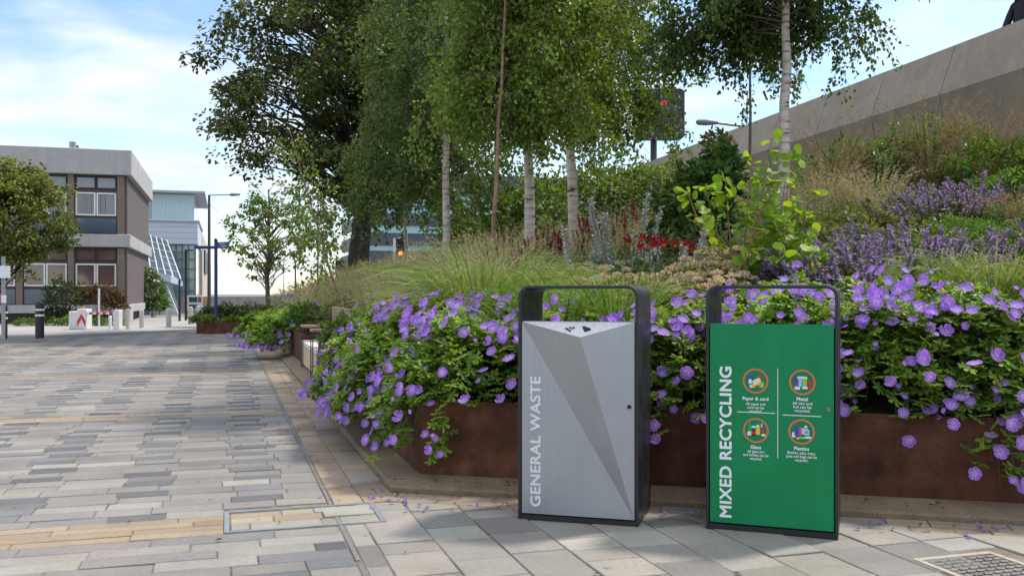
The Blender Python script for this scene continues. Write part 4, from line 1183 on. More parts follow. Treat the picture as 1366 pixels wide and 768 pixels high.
# ------------------------------------------------------------------ trees
m_bark = mat('dark furrowed bark', (.034, .027, .021), .9, noise=((8, .4), (40, .25)), streak=(12, 12, 1.5, .4), bump=(30, .8))
def birchbark():
    m = bpy.data.materials.new('white birch bark'); m.use_nodes = True; t = m.node_tree; b = t.nodes['Principled BSDF']
    b.inputs['Roughness'].default_value = .75
    tc_ = N(t, 'ShaderNodeTexCoord'); mp = N(t, 'ShaderNodeMapping'); mp.inputs['Scale'].default_value = (5, 5, 26)
    n1 = N(t, 'ShaderNodeTexNoise'); n1.inputs['Scale'].default_value = 1.0; n1.inputs['Detail'].default_value = 4
    t.links.new(tc_.outputs['Object'], mp.inputs[0]); t.links.new(mp.outputs[0], n1.inputs['Vector'])
    r = N(t, 'ShaderNodeValToRGB'); e = r.color_ramp.elements
    e[0].position = .33; e[0].color = (.03, .025, .022, 1); e[1].position = .41; e[1].color = (.46, .36, .29, 1)
    e2 = r.color_ramp.elements.new(.62); e2.color = (.62, .54, .47, 1)
    t.links.new(n1.outputs['Fac'], r.inputs[0]); t.links.new(r.outputs[0], b.inputs['Base Color'])
    return m
m_birch = birchbark()
m_brownb = mat('young brown bark', (.26, .15, .085), .8, noise=((6, .3), (40, .2)), streak=(4, 4, 30, .3))
m_greyb = mat('smooth grey bark', (.17, .13, .095), .85, noise=((8, .3),))
def curve_pts(a, b, n=7, sag=0.0, wob=.05, up=0.0):
    a = np.array(a, float); b = np.array(b, float); t = np.linspace(0, 1, n)[:, None]; L = np.linalg.norm(b - a)
    p = a + (b - a) * t; p[:, 2] += (4 * t[:, 0] * (1 - t[:, 0])) * up * L
    w_ = rng.normal(0, wob * L, (n, 3)); w_[0] = 0; w_[-1] = 0
    return p + w_ * .5
def crown_tree(name, label, cat, loc, trunk_top, trunk_r, blobs, nclu, nleaf, L, W, cols, bark, T=KITE, clr=.55, leafm=None, group=None, hole=.0, lean=(0, 0), flat=.65):
    """trunk, limbs that reach each leaf cluster, clusters through the blobs (cx,cy,cz,rx,ry,rz relative to the base)"""
    root = empty(name, loc); tag(root, label, cat, group)
    nb = NB(); zt = trunk_top
    tp = np.stack([np.linspace(0, lean[0], 9), np.linspace(0, lean[1], 9), np.linspace(-.15, zt, 9)], -1); tp[1:-1, :2] += rng.normal(0, trunk_r * .25, (7, 2))
    nb.tube(tp, np.linspace(trunk_r * 1.15, trunk_r * .30, 9) * np.array([1.25] + [1] * 8), 10)
    ctr = []
    tot = sum(b[3] * b[4] * b[5] for b in blobs)
    for b in blobs:
        k = max(2, int(nclu * b[3] * b[4] * b[5] / tot)); d = rdir(k); rr = rng.uniform(.15, 1, k) ** .45
        ctr.append(np.array(b[:3]) + d * rr[:, None] * np.array(b[3:6]))
    ctr = np.concatenate(ctr); 
    if hole:
        ph = rng.uniform(0, 6, 3); q = ctr * 1.1
        keep = (np.sin(q[:, 0] * 1.6 + ph[0]) + np.sin(q[:, 1] * 1.7 + ph[1]) + np.sin(q[:, 2] * 1.9 + ph[2])) > -3 + 6 * hole * rng.uniform(.3, 1, len(ctr)); ctr = ctr[keep]
    for c in ctr:
        hz_ = np.clip(c[2] - .55 * np.hypot(c[0], c[1]) - rng.uniform(0, .6), zt * .22, zt * .98)
        f = (hz_ + .15) / (zt + .15) * 8; i = int(min(f, 7)); a = tp[i] + (tp[i + 1] - tp[i]) * (f - i)
        r0 = trunk_r * (.13 + .12 * rng.random())
        nb.tube(curve_pts(a, c, 7, wob=.05, up=.10), np.linspace(r0, max(.004, r0 * .15), 7), 5, cap=False)
    nb.build('trunk', bark, root, smooth=True)
    nb = NB(); n = nleaf // len(ctr)
    cl = np.repeat(np.arange(len(ctr)), n); M = len(cl)
    d = rdir(M); rr = rng.uniform(0, 1, M) ** .5; sz = clr * rng.uniform(.6, 1.25, len(ctr))
    off = d * (rr * sz[cl])[:, None] * np.array([1, 1, flat]); off[:, 2] -= .35 * (off[:, 0] ** 2 + off[:, 1] ** 2) / clr
    P = ctr[cl] + off
    tone = 1 + rng.normal(0, .16, len(ctr)); C = pal(cols, M, .14) * tone[cl][:, None]
    D = unit(off * np.array([1, 1, .2]) / clr + rdir(M) * .5 + np.array([0, 0, -.35])); U = unit(rdir(M) * .6 + np.array([0, 0, .9]))
    leaves(nb, P, D, U, L * rng.uniform(.6, 1.25, M), W * rng.uniform(.7, 1.2, M), C, T)
    nb.build('crown', leafm or m_leaf, root)
    return root
def birch(label, x, y, r, H, zlow, spread, nbr, nleaf, L=.05, lean=(0, 0), cols=None, side=None, name='birch_tree', bark=None, clear=0.0, dense_low=1.0, strand=(.2, .6), group='birch trees on the planted bank'):
    z0 = float(soil(np.array(x), np.array(y))); root = empty(name, (x, y, z0 - .08)); tag(root, label, 'tree', group)
    nb = NB(); k = 14
    tp = np.stack([np.linspace(0, lean[0], k), np.linspace(0, lean[1], k), np.linspace(0, H, k)], -1); tp[1:-1, :2] += rng.normal(0, r * .22, (k - 2, 2))
    nb.tube(tp, np.linspace(r, r * .18, k) * np.array([1.35] + [1] * (k - 1)), 12)
    nb.build('trunk', bark or m_birch, root, smooth=True)
    nb = NB(); lp, ld, lt = [], [], []
    for i in range(nbr):
        zb = zlow + (H * .97 - zlow) * rng.uniform(0, 1) ** dense_low
        f = zb / H * (k - 1); j = int(min(f, k - 2)); a = tp[j] + (tp[j + 1] - tp[j]) * (f - j)
        az = rng.uniform(0, 2 * np.pi)
        if side is not None and rng.random() < side[1]: az = side[0] + rng.normal(0, .7)
        if zb < clear and math.sin(az) < .15: az = rng.uniform(.1, math.pi - .1)
        ln = spread * (1 - .55 * (zb - zlow) / (H - zlow)) * rng.uniform(.55, 1.15)
        t = np.linspace(0, 1, 7); hd = np.array([math.cos(az), math.sin(az), 0])
        p = a + hd * (ln * t)[:, None]; p[:, 2] += ln * (.75 * t - .95 * t ** 2) * rng.uniform(.6, 1.3)
        p[1:] += rng.normal(0, .03 * ln, (6, 3))
        nb.tube(p, np.linspace(r * .10, .003, 7), 4, cap=False)
        tone = 1 + rng.normal(0, .14)
        for s in range(rng.integers(5, 10)):
            ts = rng.uniform(.22, 1) * 6; q = int(min(ts, 5)); b = p[q] + (p[q + 1] - p[q]) * (ts - q)
            sl = rng.uniform(*strand); dd = unit(np.array([math.cos(az) * .35, math.sin(az) * .35, -.55]) + rng.normal(0, .38, 3))
            tt = np.linspace(0, 1, 5); sp_ = b + dd * (sl * tt)[:, None]; sp_[:, 2] -= .35 * sl * tt ** 2
            nb.tube(sp_, np.linspace(.004, .0015, 5), 3, cap=False)
            m = max(2, int(nleaf / (nbr * 7)))
            tq = rng.uniform(0, 1, m) * 4; qi = np.minimum(tq.astype(int), 3); pp = sp_[qi] + (sp_[qi + 1] - sp_[qi]) * (tq - qi)[:, None]
            lp.append(pp + rng.normal(0, .05, (m, 3))); ld.append(np.tile(dd, (m, 1))); lt.append(np.full(m, tone))
    nb.build('branch', m_greyb, root)
    P = np.concatenate(lp); D = np.concatenate(ld); tn = np.concatenate(lt); M = len(P)
    nb = NB(); D = unit(D * .5 + rdir(M) * .8 + np.array([0, 0, -.45])); U = unit(rdir(M) + np.array([0, 0, .35]))
    leaves(nb, P, D, U, L * rng.uniform(.65, 1.25, M), L * .74 * rng.uniform(.75, 1.15, M), pal(cols or BIRCH, M, .15) * tn[:, None], OVAL if L > .045 else KITE)
    nb.build('crown', m_leaf, root)
    return root
BIRCH = [(.155, .24, .034), (.19, .28, .04), (.125, .205, .03), (.23, .31, .046)]
BIRCHD = [(.095, .155, .032), (.12, .18, .036), (.075, .13, .028)]
LIND = [(.072, .100, .020), (.095, .125, .024), (.052, .078, .017), (.13, .15, .03)]
MAPY = [(.15, .19, .035), (.19, .22, .04), (.11, .15, .03), (.23, .25, .05)]
zs = lambda x, y: float(soil(np.array(float(x)), np.array(float(y))))

crown_tree('linden_tree', 'big dark broad-crowned tree with a thick trunk behind the grasses', 'tree', (-4.55, 28, zs(-4.55, 28)), 9.5, .30,
  [(-.9, 0, 6.6, 3.9, 3.6, 3.9), (.8, .3, 8.6, 3.9, 3.5, 3.5), (-2.9, 0, 5.2, 2.0, 2.0, 1.6), (.5, -.2, 3.6, 1.5, 1.3, 1.3)], 330, 42000, .155, .12, LIND, m_bark, clr=.72, leafm=m_leafd, hole=.22)
xb, yb = PX(358, 32.3), 32.3
crown_tree('young_tree', 'slim young tree with an open see-through crown in the shrub planter', 'tree', (xb, yb, .1), 4.7, .085,
  [(0.05, 0, 3.1, 1.65, 1.3, 1.3), (.1, 0, 4.1, 1.05, .9, .95), (-.8, -.1, 1.75, .55, .4, .22)], 150, 3300, .125, .085, [(.19, .26, .06), (.15, .22, .055), (.24, .30, .09)], m_greyb, clr=.20, T=OVAL, leafm=m_leaf)
xb, yb = PX(-14, 25), 25.0
crown_tree('street_tree', 'yellow-green leafy tree reaching in front of the brick office block at the left edge', 'tree', (xb, yb, .0), 4.6, .16,
  [(.75, 0, 3.3, 1.35, 1.4, 1.45), (.2, 0, 4.3, 1.0, 1.1, .75), (1.4, 0, 3.0, .75, .8, .7), (.6, -.2, 2.1, .9, .8, .45), (-1, 0, 3.5, 1.4, 1.4, 1.4)], 210, 17000, .115, .09, MAPY, m_bark, clr=.36, hole=.18)

birch('white-trunked birch with the thickest pale stem among the trees left of centre', .215, 11.5, .075, 5.9, 2.35, 1.55, 130, 36000, .058, clear=3.4)
birch('slender birch with a brown stem left of the white birch', PX(652, 10.4), 10.4, .030, 5.0, 2.3, 1.0, 80, 20000, .058, lean=(.25, 0), bark=m_brownb, cols=BIRCH, clear=4.2)
birch('white birch further back, right of the thick pale-stemmed one', PX(768, 14.2), 14.2, .09, 6.6, 2.2, 2.05, 130, 32000, .064, lean=(-.2, 0), side=(-.1, .38), clear=3.2)
birch('birch with a scarred brown stem in front of the teal glass bands', PX(596, 17.5), 17.5, .085, 7.5, 1.9, 1.9, 100, 24000, .074, clear=2.8, cols=BIRCHD, side=(math.pi, .4), strand=(.3, .9))
birch('thin birch half hidden behind the lit traffic light', PX(541, 21), 21, .05, 6.8, 1.8, 1.6, 80, 20000, .09, cols=BIRCHD, strand=(.3, .9))
birch('white birch with black bark scars standing alone before the parapet', PX(1047, 11.0), 11.0, .078, 5.4, 2.45, 1.75, 170, 42000, .060, cols=BIRCHD, dense_low=1.15, strand=(.2, .55), clear=2.9)
birch('slight grey-stemmed birch just left of the birch standing before the parapet', PX(1001, 15), 15.0, .030, 5.6, 2.0, .95, 34, 3600, .06, cols=BIRCHD, bark=m_greyb, strand=(.15, .4))
birch('sapling leaning left with a bare pinkish stem in front of the big dark tree', PX(461, 17.5), 17.5, .026, 3.6, 1.0, .75, 22, 900, .08, lean=(-1.05, 0), bark=m_brownb, name='sapling', group='saplings by the big tree')
birch('upright sapling with sparse leaves left of the leaning one', PX(424, 23), 23.0, .028, 3.4, .9, .85, 22, 800, .09, bark=m_greyb, name='sapling', group='saplings by the big tree')

# trees and shrubs across the square
def bush(name, label, cat, loc, blobs, cols, L, W, n, m=None, T=OVAL, group=None, stems=5):
    root = empty(name, loc); tag(root, label, cat, group)
    nb = NB(); tot = sum(b[3] * b[4] for b in blobs)
    for b in blobs: bushy(nb, b[:3], b[3:6], int(n * b[3] * b[4] / tot), L, W, cols, T)
    nb.build('foliage', m or m_leaf, root)
    nb = NB()
    for i in range(stems):
        b = blobs[i % len(blobs)]; nb.tube(curve_pts((b[0] * .4 + rng.normal(0, .03), b[1] * .4, -.05), (b[0] + rng.normal(0, b[3] * .3), b[1], b[2] + b[5] * .3), 5), [.02, .017, .013, .009, .005], 5)
    nb.build('stem', m_greyb, root)
    return root
def at(px, Y, z=0.0): return (PX(px, Y), Y, z)
bush('shrub', 'red-tinged shrub in front of the lower windows of the brick block', 'shrub', at(135, 34.3), [(-.1, 0, 1.0, .75, .4, .55), (.5, 0, .75, .45, .4, .4)], [(.10, .075, .03), (.16, .07, .035), (.07, .085, .03), (.20, .09, .05)], .11, .07, 1700)
bush('shrub', 'tall dark green shrub between the street tree and the red-tinged shrub', 'shrub', at(84, 33.8), [(0, 0, 1.0, .7, .4, .75), (-.2, 0, .35, .8, .4, .35)], [(.05, .075, .025), (.07, .09, .03)], .12, .07, 1900)
bush('shrub', 'low bright green plants at the foot of the dark green shrub', 'shrub', at(98, 32.6), [(0, 0, .2, .9, .3, .22), (1.2, 0, .15, .6, .3, .2), (-1.6, 0, .16, .5, .3, .16)], [(.10, .17, .03), (.13, .2, .04)], .10, .06, 1100)
bush('shrub', 'fresh green small tree against the glass building, right of the brick corner', 'tree', at(203, 44), [(0, 0, 1.2, .65, .5, .75), (.25, 0, .55, .6, .5, .5), (-.1, 0, 2.0, .35, .3, .4)], [(.12, .19, .04), (.09, .15, .03), (.15, .22, .05)], .12, .09, 1900)
PLS = [('rounded dark green shrub at the right end of the shrub planter', 340, 29.4, .48, .36, [(.05, .09, .025), (.065, .11, .03)]), ('bright green low shrub at the left end of the shrub planter', 272, 29.2, .42, .22, [(.12, .2, .04), (.15, .23, .05)]),
       ('yellow-green low shrub left of the rounded dark one', 318, 29.0, .5, .20, [(.17, .24, .04), (.13, .2, .04)]), ('mid green shrub behind the blue fingerpost', 300, 31.0, .6, .50, [(.09, .15, .03), (.07, .12, .03)]),
       ('tall loose green shrub below the young tree', 330, 31.2, .75, .50, [(.10, .14, .04), (.08, .12, .035)]), ('dark green shrub hiding the foot of the fingerpost', 283, 30.9, .42, .42, [(.045, .08, .022), (.06, .1, .03)]), ('feathery olive shrub behind the right end of the shrub planter', 353, 31.4, .5, .45, [(.15, .15, .06), (.12, .14, .05)])]
for lb, px, Y, r, h, cols in PLS:
    bush('shrub', lb, 'shrub', at(px, Y, .28), [(0, 0, h * .5, r, r * .8, h * .62), (r * .5, 0, h * .35, r * .6, r * .5, h * .45)], cols, .085, .05, 1300, group='shrubs in the low planter at the end of the street')

# ------------------------------------------------------------------ cranesbill geraniums
GER = [(.155, .26, .032), (.205, .32, .04), (.115, .205, .028), (.27, .38, .055)]
def flower_mesh(name, cup):
    nb = NB()
    for k in range(5):
        a0 = k * 2 * math.pi / 5 + rng.normal(0, .06); R_ = rng.uniform(.95, 1.05)
        V = []; C = []
        for r, wd in ((.03, .02), (.15, .16), (.32, .40), (.46, .42), (.52, .22)):
            for s in (-1, 0, 1):
                x = r * R_ - (.03 * abs(s) if r > .4 else 0); y = wd * s * .5 * 1.12; z = cup * (r * 2) ** 2 * .18 + (.02 if s else -.01) + .012 * (k % 2)
                V.append((x * math.cos(a0) - y * math.sin(a0), x * math.sin(a0) + y * math.cos(a0), z))
                base = np.array((.43, .225, .70)); pale = np.array((.74, .58, .84)); f = np.clip((r - .06) / .2, 0, 1)
                cc = pale * (1 - f) + base * f
                if s == 0 and r > .15: cc = cc * np.array((.80, .72, .88))
                C.append(cc)
        Fs = []
        for i in range(4):
            for j in range(2): q = i * 3 + j; Fs.append((q, q + 1, q + 4, q + 3))
        nb.add(np.array(V), np.array(Fs), np.array(C))
    a = np.arange(6) / 6 * 2 * np.pi
    V = [(.05 * math.cos(t), .05 * math.sin(t), .01) for t in a] + [(0, 0, .09)]
    nb.add(V, [(i, (i + 1) % 6, 6) for i in range(6)], (.45, .30, .45))
    o = nb.build(name, m_pet); me = o.data; bpy.data.objects.remove(o); return me
FLM = [flower_mesh('flower', c) for c in (.3, .7, 1.2, 2.0)]
SUNW = np.array([-.1, -.6, .55])
def geranium(label, x, y, R, Hh, nst, nfl, out=None, over=.30, fsize=.072, group='violet cranesbill geraniums along the planter edge', lsize=.085, tone=1.0, low=.0):
    z0 = zs(x, y); root = empty('geranium_plant', (x, y, z0)); tag(root, label, 'flowering plant', group)
    base = np.array([x, y, z0])
    tips, tdir = [], []; lp, ld, lu = [], [], []
    nb = NB()
    outv = np.array(out if out is not None else (0, -1.0)); outv = outv / np.linalg.norm(outv)
    for i in range(nst):
        az = rng.uniform(0, 2 * np.pi) if i % 2 else math.atan2(outv[1], outv[0]) + rng.normal(0, .75)
        hd = np.array([math.cos(az), math.sin(az)])
        u_ = math.sqrt(rng.uniform(0, 1)); r_ = R * u_ * rng.uniform(.85, 1.12)
        tx, ty = hd * r_
        tz = Hh * (1 - .55 * u_ ** 2) * rng.uniform(.72, 1.12)
        o_ = -min(d_front(x + tx, y + ty), d_left(x + tx, y + ty))     # distance outside the wall
        if o_ > -.12:
            tz = min(tz, Hh * .8) - (max(o_, 0) + .05) * rng.uniform(.9, 2.6) * (over / .3) - rng.uniform(0, .30) * (1 + low)
            tz = max(tz, -.30 - low * .18)
        tip = np.array([tx, ty, tz]); mid = np.array([tx * .5, ty * .5, max(Hh * .62, tz + .10)]) if o_ < 0 else np.array([tx * .62, ty * .62, Hh * 1.15])
        t = np.linspace(0, 1, 8)[:, None]; p = (2 * t * (1 - t)) * mid + t ** 2 * tip
        if i % 3 == 0 or o_ > 0: nb.tube(p, np.linspace(.0035, .0018, 8), 3, (.10, .13, .04), cap=False)
        tips.append(tip); tdir.append(unit(np.array([hd[0] * .45, hd[1] * .45, .55 if o_ < 0 else .15])))
        m = 10 if o_ < 0 else 15
        tq = rng.uniform(.30 if o_ < 0 else .45, .99, m) * 7; qi = np.minimum(tq.astype(int), 6); pp = p[qi] + (p[qi + 1] - p[qi]) * (tq - qi)[:, None]
        dd = unit(np.stack([hd[0] + rng.normal(0, .8, m), hd[1] + rng.normal(0, .8, m), rng.normal(-.1, .4, m)], -1))
        lp.append(pp + dd * .03 + rng.normal(0, .02, (m, 3))); ld.append(dd); lu.append(unit(np.stack([hd[0] * .5 * np.ones(m), hd[1] * .5 * np.ones(m), np.full(m, .8)], -1) + rdir(m) * .45))
    nb.build('stem', m_stem, root)
    nb = NB(); P = np.concatenate(lp); M = len(P)
    wx = x + P[:, 0]; wy = y + P[:, 1]; o_ = -np.minimum(d_front(wx, wy), d_left(wx, wy)); zz_ = P[:, 2] + z0
    keep = ~((np.abs(o_) < .045) & (zz_ < .545)) & ~((o_ < 0) & (zz_ < .50))
    leaves(nb, P[keep], np.concatenate(ld)[keep], np.concatenate(lu)[keep], lsize * rng.uniform(.6, 1.25, keep.sum()), lsize * .95 * rng.uniform(.7, 1.2, keep.sum()), pal(GER, keep.sum(), .18) * tone, PALM)
    fol = nb.build('foliage', m_leaf, root)
    T = np.array(tips); Dr = np.array(tdir)
    vis = (T @ np.array([outv[0], outv[1], .0])) * .8 + T[:, 2] * .12 + rng.normal(0, .20, len(T))
    idx = np.argsort(-vis)[:min(nfl, 98)]
    for i in idx:
        f = bpy.data.objects.new('flower', FLM[rng.integers(len(FLM))]); COL.objects.link(f); f.parent = root
        q = T[i] + (Dr[i] + np.array([outv[0] * .6, outv[1] * .6, .25])) * .08 + rng.normal(0, .015, 3)
        f.location = q
        face = Vector(unit(Dr[i] + np.array([outv[0] * .55, outv[1] * .55, .12]) + rng.normal(0, .38, 3)))
        f.rotation_mode = 'QUATERNION'; f.rotation_quaternion = face.to_track_quat('Z', 'Y')
        s = fsize * rng.choice([.45, .7, .85, .95, 1.05, 1.15]); f.scale = (s, s, s)
    return root
LO = (-RV[0] - .3, -RV[1] - .55); FO = (-FN[0], -FN[1]); CO = (-.65, -.75)
geranium('geranium full of violet flowers at the very corner of the rusty planter', -.30, 6.52, .62, .52, 170, 60, CO)
geranium('geranium spilling over the planter side just left of the corner', -.75, 7.55, .68, .56, 190, 98, LO)
geranium('geranium with the densest carpet of violet flowers, left of the corner', -1.12, 8.75, .68, .55, 190, 98, LO)
geranium('geranium trailing violet flowers over the planter side nearer the bench', -1.50, 9.8, .52, .46, 140, 80, LO)
geranium('geranium set back behind the corner one, brim-full of pale violet flowers', .02, 7.25, .58, .50, 120, 60, CO)
geranium('geranium set back between the two left-hand carpets of flowers', -.45, 8.35, .6, .52, 120, 70, LO)
geranium('geranium thick with violet flowers right behind the planter corner', -.42, 7.0, .60, .54, 130, 92, CO)
geranium('geranium thick with violet flowers midway along the left planter side', -.98, 8.15, .60, .54, 130, 92, LO)
geranium('geranium close against the left flank of the silver bin', .30, 6.45, .60, .50, 165, 70, FO)
geranium('geranium filling the gap between the two bins', 1.16, 6.15, .58, .52, 150, 58, FO, low=.2)
geranium('light green geranium seen through the hoop of the green bin', 1.74, 6.02, .60, .57, 160, 60, FO, tone=1.15)
geranium('geranium just right of the green bin', 2.30, 5.86, .60, .55, 170, 78, FO)
geranium('geranium with the longest trailing stems on the right', 2.83, 5.75, .62, .56, 170, 62, FO, over=.42, low=.9)
geranium('geranium set back above the long trailing stems', 2.55, 6.35, .58, .52, 120, 56, FO)
geranium('geranium set back behind the light green one in the green bin hoop', 1.95, 6.6, .55, .50, 110, 44, FO)
geranium('geranium cut by the right edge of the view', 3.35, 5.62, .60, .55, 150, 44, FO, over=.4, low=.5)
geranium('geranium beyond the right edge of the view', 3.95, 5.50, .60, .54, 110, 30, FO, over=.36)
geranium('second geranium beyond the right edge of the view', 4.6, 5.35, .60, .52, 100, 26, FO)
geranium('geranium drooping over the planter beyond the bench', PX(388, 18.0), 18.0, .85, .58, 120, 98, LO, fsize=.10, tone=1.2)
geranium('farthest geranium near the end of the street planter', PX(371, 22.3), 22.3, .95, .58, 110, 98, LO, fsize=.115, tone=1.2)
# ------------------------------------------------------------------ grasses
GR_G = [(.15, .24, .045), (.20, .29, .06), (.11, .19, .035), (.26, .32, .09)]
GR_Y = [(.26, .27, .09), (.20, .25, .06), (.32, .30, .12), (.16, .22, .05)]
GR_T = [(.50, .43, .26), (.56, .49, .31), (.42, .38, .20), (.36, .36, .16)]
GR_B = [(.33, .23, .14), (.40, .29, .19), (.27, .19, .11)]
def grass_plant(name, label, x, y, group=None, parts=(), cat='ornamental grass'):
    z0 = zs(x, y); root = empty(name, (x, y, z0)); tag(root, label, cat, group)
    nb = NB(); nb2 = NB(); any2 = False
    for kw in parts:
        kw = dict(kw); dx_, dy_ = kw.pop('off', (0, 0)); hd = kw.pop('heads_only', False)
        dz_ = zs(x + dx_, y + dy_) - z0 - .03
        if hd: tuft(nb2, dx_, dy_, dz_, **kw); any2 = True
        else: tuft(nb, dx_, dy_, dz_, **kw)
    nb.build('blades', m_grass, root)
    if any2: nb2.build('seed_heads', m_straw, root)
    return root
# the big fountain grass between the left geraniums and the sedums
def fountain(label, x, y, s, n, group='green fountain grasses in the bed'):
    return grass_plant('fountain_grass', label, x, y, group, [
        dict(n=n, L=1.0 * s, spread=.55, w=.013, cols=GR_G, droop=.45, rb=.18 * s, seg=6), dict(n=n // 2, L=.85 * s, spread=.8, w=.010, cols=GR_Y, droop=.55, rb=.17 * s, seg=6),
        dict(n=int(n * .22), L=1.12 * s, spread=.42, w=.0045, cols=GR_T, droop=.45, rb=.16 * s, seg=6, headcol=GR_T, headn=int(n * .9), heads=.03, heads_only=True)])
fountain('large arching green grass clump rising behind the violet geraniums, left of the silver bin', PX(640, 7.75), 7.75, 1.32, 900)
fountain('second arching green grass, tucked right behind the large clump', PX(695, 8.3), 8.3, 1.1, 560)
fountain('pale arching grass left of the large green clump', PX(590, 9.0), 9.0, .95, 480)
fountain('arching yellow-green grass above the geraniums at the right edge', PX(1322, 6.7), 6.7, .90, 520)
fountain('second arching grass, left of the one at the right edge', PX(1255, 7.0), 7.0, .80, 420)
# brown airy grasses up the slope and straw tussocks
def airy(label, x, y, h, n, cols, hc, group='airy straw grasses up the slope'):
    return grass_plant('airy_grass', label, x, y, group, [
        dict(n=n, L=h * .62, spread=.55, w=.007, cols=cols, droop=.45, rb=.18, seg=5), dict(n=n // 2, L=h, spread=.42, w=.004, cols=hc, droop=.22, rb=.18, seg=5, headcol=hc, headn=n * 8, heads=.035, heads_only=True)])
airy('tan airy grass on the slope left of the purple catmint', PX(1165, 10.6), 10.6, .75, 320, GR_Y, GR_T)
airy('brown airy grass under the parapet joint', PX(1112, 12.2), 12.2, 1.35, 340, GR_B, GR_B)
airy('brown airy grass high on the slope below the concrete overhang', PX(1240, 12.4), 12.4, 1.4, 340, GR_B, GR_B)
airy('reddish airy grass in the topmost right corner of the slope', PX(1335, 11.6), 11.8, 1.35, 340, GR_B, GR_B)
airy('straw-coloured grass in front of the dark leafy shrub', PX(968, 9.4), 9.4, .55, 300, GR_Y, GR_T)
airy('pale straw grass beneath the standing birch', PX(1090, 10.8), 10.8, .85, 320, GR_Y, GR_T)
airy('tawny grass at the foot of the parapet left of the standing birch', PX(985, 14.6), 14.6, .9, 300, GR_B, GR_T)
airy('soft yellow grass bending at the far right among the catmint', PX(1352, 9.2), 9.2, .55, 260, GR_Y, GR_B)
airy('straw grass beside the woolly silver spikes', PX(868, 11.6), 11.6, .7, 280, GR_Y, GR_T)
airy('seeding grass in front of the thick pale birch stem', PX(668, 9.6), 9.6, 1.05, 360, GR_Y, GR_T)
airy('seeding grass at the left of the red bistort drift', PX(625, 10.6), 10.6, 1.05, 340, GR_Y, GR_T)
airy('seeding grass left of the three white tree stems', PX(600, 13.0), 13.0, 1.1, 340, GR_Y, GR_T)

fountain('arching grass just outside the right edge of the view', 4.4, 6.7, .85, 360)
airy('straw grass on the bare right shoulder of the bank', 5.2, 8.0, .7, 260, GR_Y, GR_T)
airy('tawny grass high on the right shoulder of the bank', 6.6, 9.8, .85, 280, GR_B, GR_B)
airy('pale grass low on the right shoulder of the bank', 5.6, 6.6, .7, 260, GR_Y, GR_T)
# the feather-grass drift along the street, too many blades and tufts to count
nb = NB(); nbh = NB()
for i in range(300):
    Yq = 9.6 + 18.5 * rng.uniform(0, 1) ** .85; dl = rng.uniform(.35, 4.2); 
    u_ = (Yq - .2917 * (V_EDGE + dl)) / .9565; x, y = xy(V_EDGE + dl, u_)
    if d_left(x, y) < .85 and y < 16.5: continue
    hh = rng.uniform(.72, 1.05) * (.75 if dl < .7 else 1)
    nbl = 46 if y < 15 else 32
    wf = .0045 * max(1, y / 11)
    tuft(nb, x, y, zs(x, y) - .03, nbl, hh * .8, .45, wf * 1.3, GR_Y + GR_G[:1], droop=.35, seg=4, rb=.14)
    tuft(nbh, x, y, zs(x, y) - .03, nbl, hh * 1.1, .40, wf * .8, GR_T, droop=.30, seg=4, rb=.14, headcol=GR_T, headn=nbl * 7, heads=.03 * max(1, y / 12))
o = nb.build('feather_grass_drift', m_grass); tag(o, 'long drift of soft beige feather grass along the street side of the bed', 'ornamental grass', kind='stuff')
hh_ = nbh.build('seed_heads', m_straw, o)

# ground cover between the plants
nb = NB(); M = 72000
dl = 14 * rng.uniform(0, 1, M) ** 1.1; Yq = 5.6 + 19 * rng.uniform(0, 1, M) ** 1.3
u_ = (Yq - .2917 * (V_EDGE + dl)) / .9565; X = (V_EDGE + dl) * RV[0] - u_ * .2917; Yv = (V_EDGE + dl) * RV[1] + u_ * .9565
k = (d_front(X, Yv) > .25) & (d_left(X, Yv) > .15) & (d_left(X, Yv) < 9.3) & ~((Yv > 12.2) & (Yv < 15.6) & (d_left(X, Yv) < .7)) & (X / Yv < 1.0)
X, Yv = X[k], Yv[k]; M = len(X)
pat = np.sin(X * 1.7 + 1) + np.sin(Yv * 1.3 + X * .6) + np.sin(X * .8 - Yv * 2.1)
hgt = .05 + .24 * rng.uniform(0, 1, M) * (1 + .35 * pat / 3)
Z = soil(X, Yv) + hgt
C = pal([(.085, .13, .03), (.11, .16, .04), (.065, .10, .025), (.15, .18, .06)], M, .2)
C[pat > 1.2] *= np.array((1.25, 1.05, 1.1)); C[pat < -1.2] *= np.array((.7, .85, .8))
D = unit(rdir(M, -.3, .8)); U = unit(rdir(M) * .6 + np.array([0, -.2, .9]))
leaves(nb, np.stack([X, Yv, Z], -1), D, U, .085 * rng.uniform(.5, 1.5, M), .036 * rng.uniform(.6, 1.6, M), C, OVAL)
o = nb.build('ground_cover', m_leaf); tag(o, 'low mixed green ground cover between the larger plants on the bank', 'ground cover', kind='stuff')

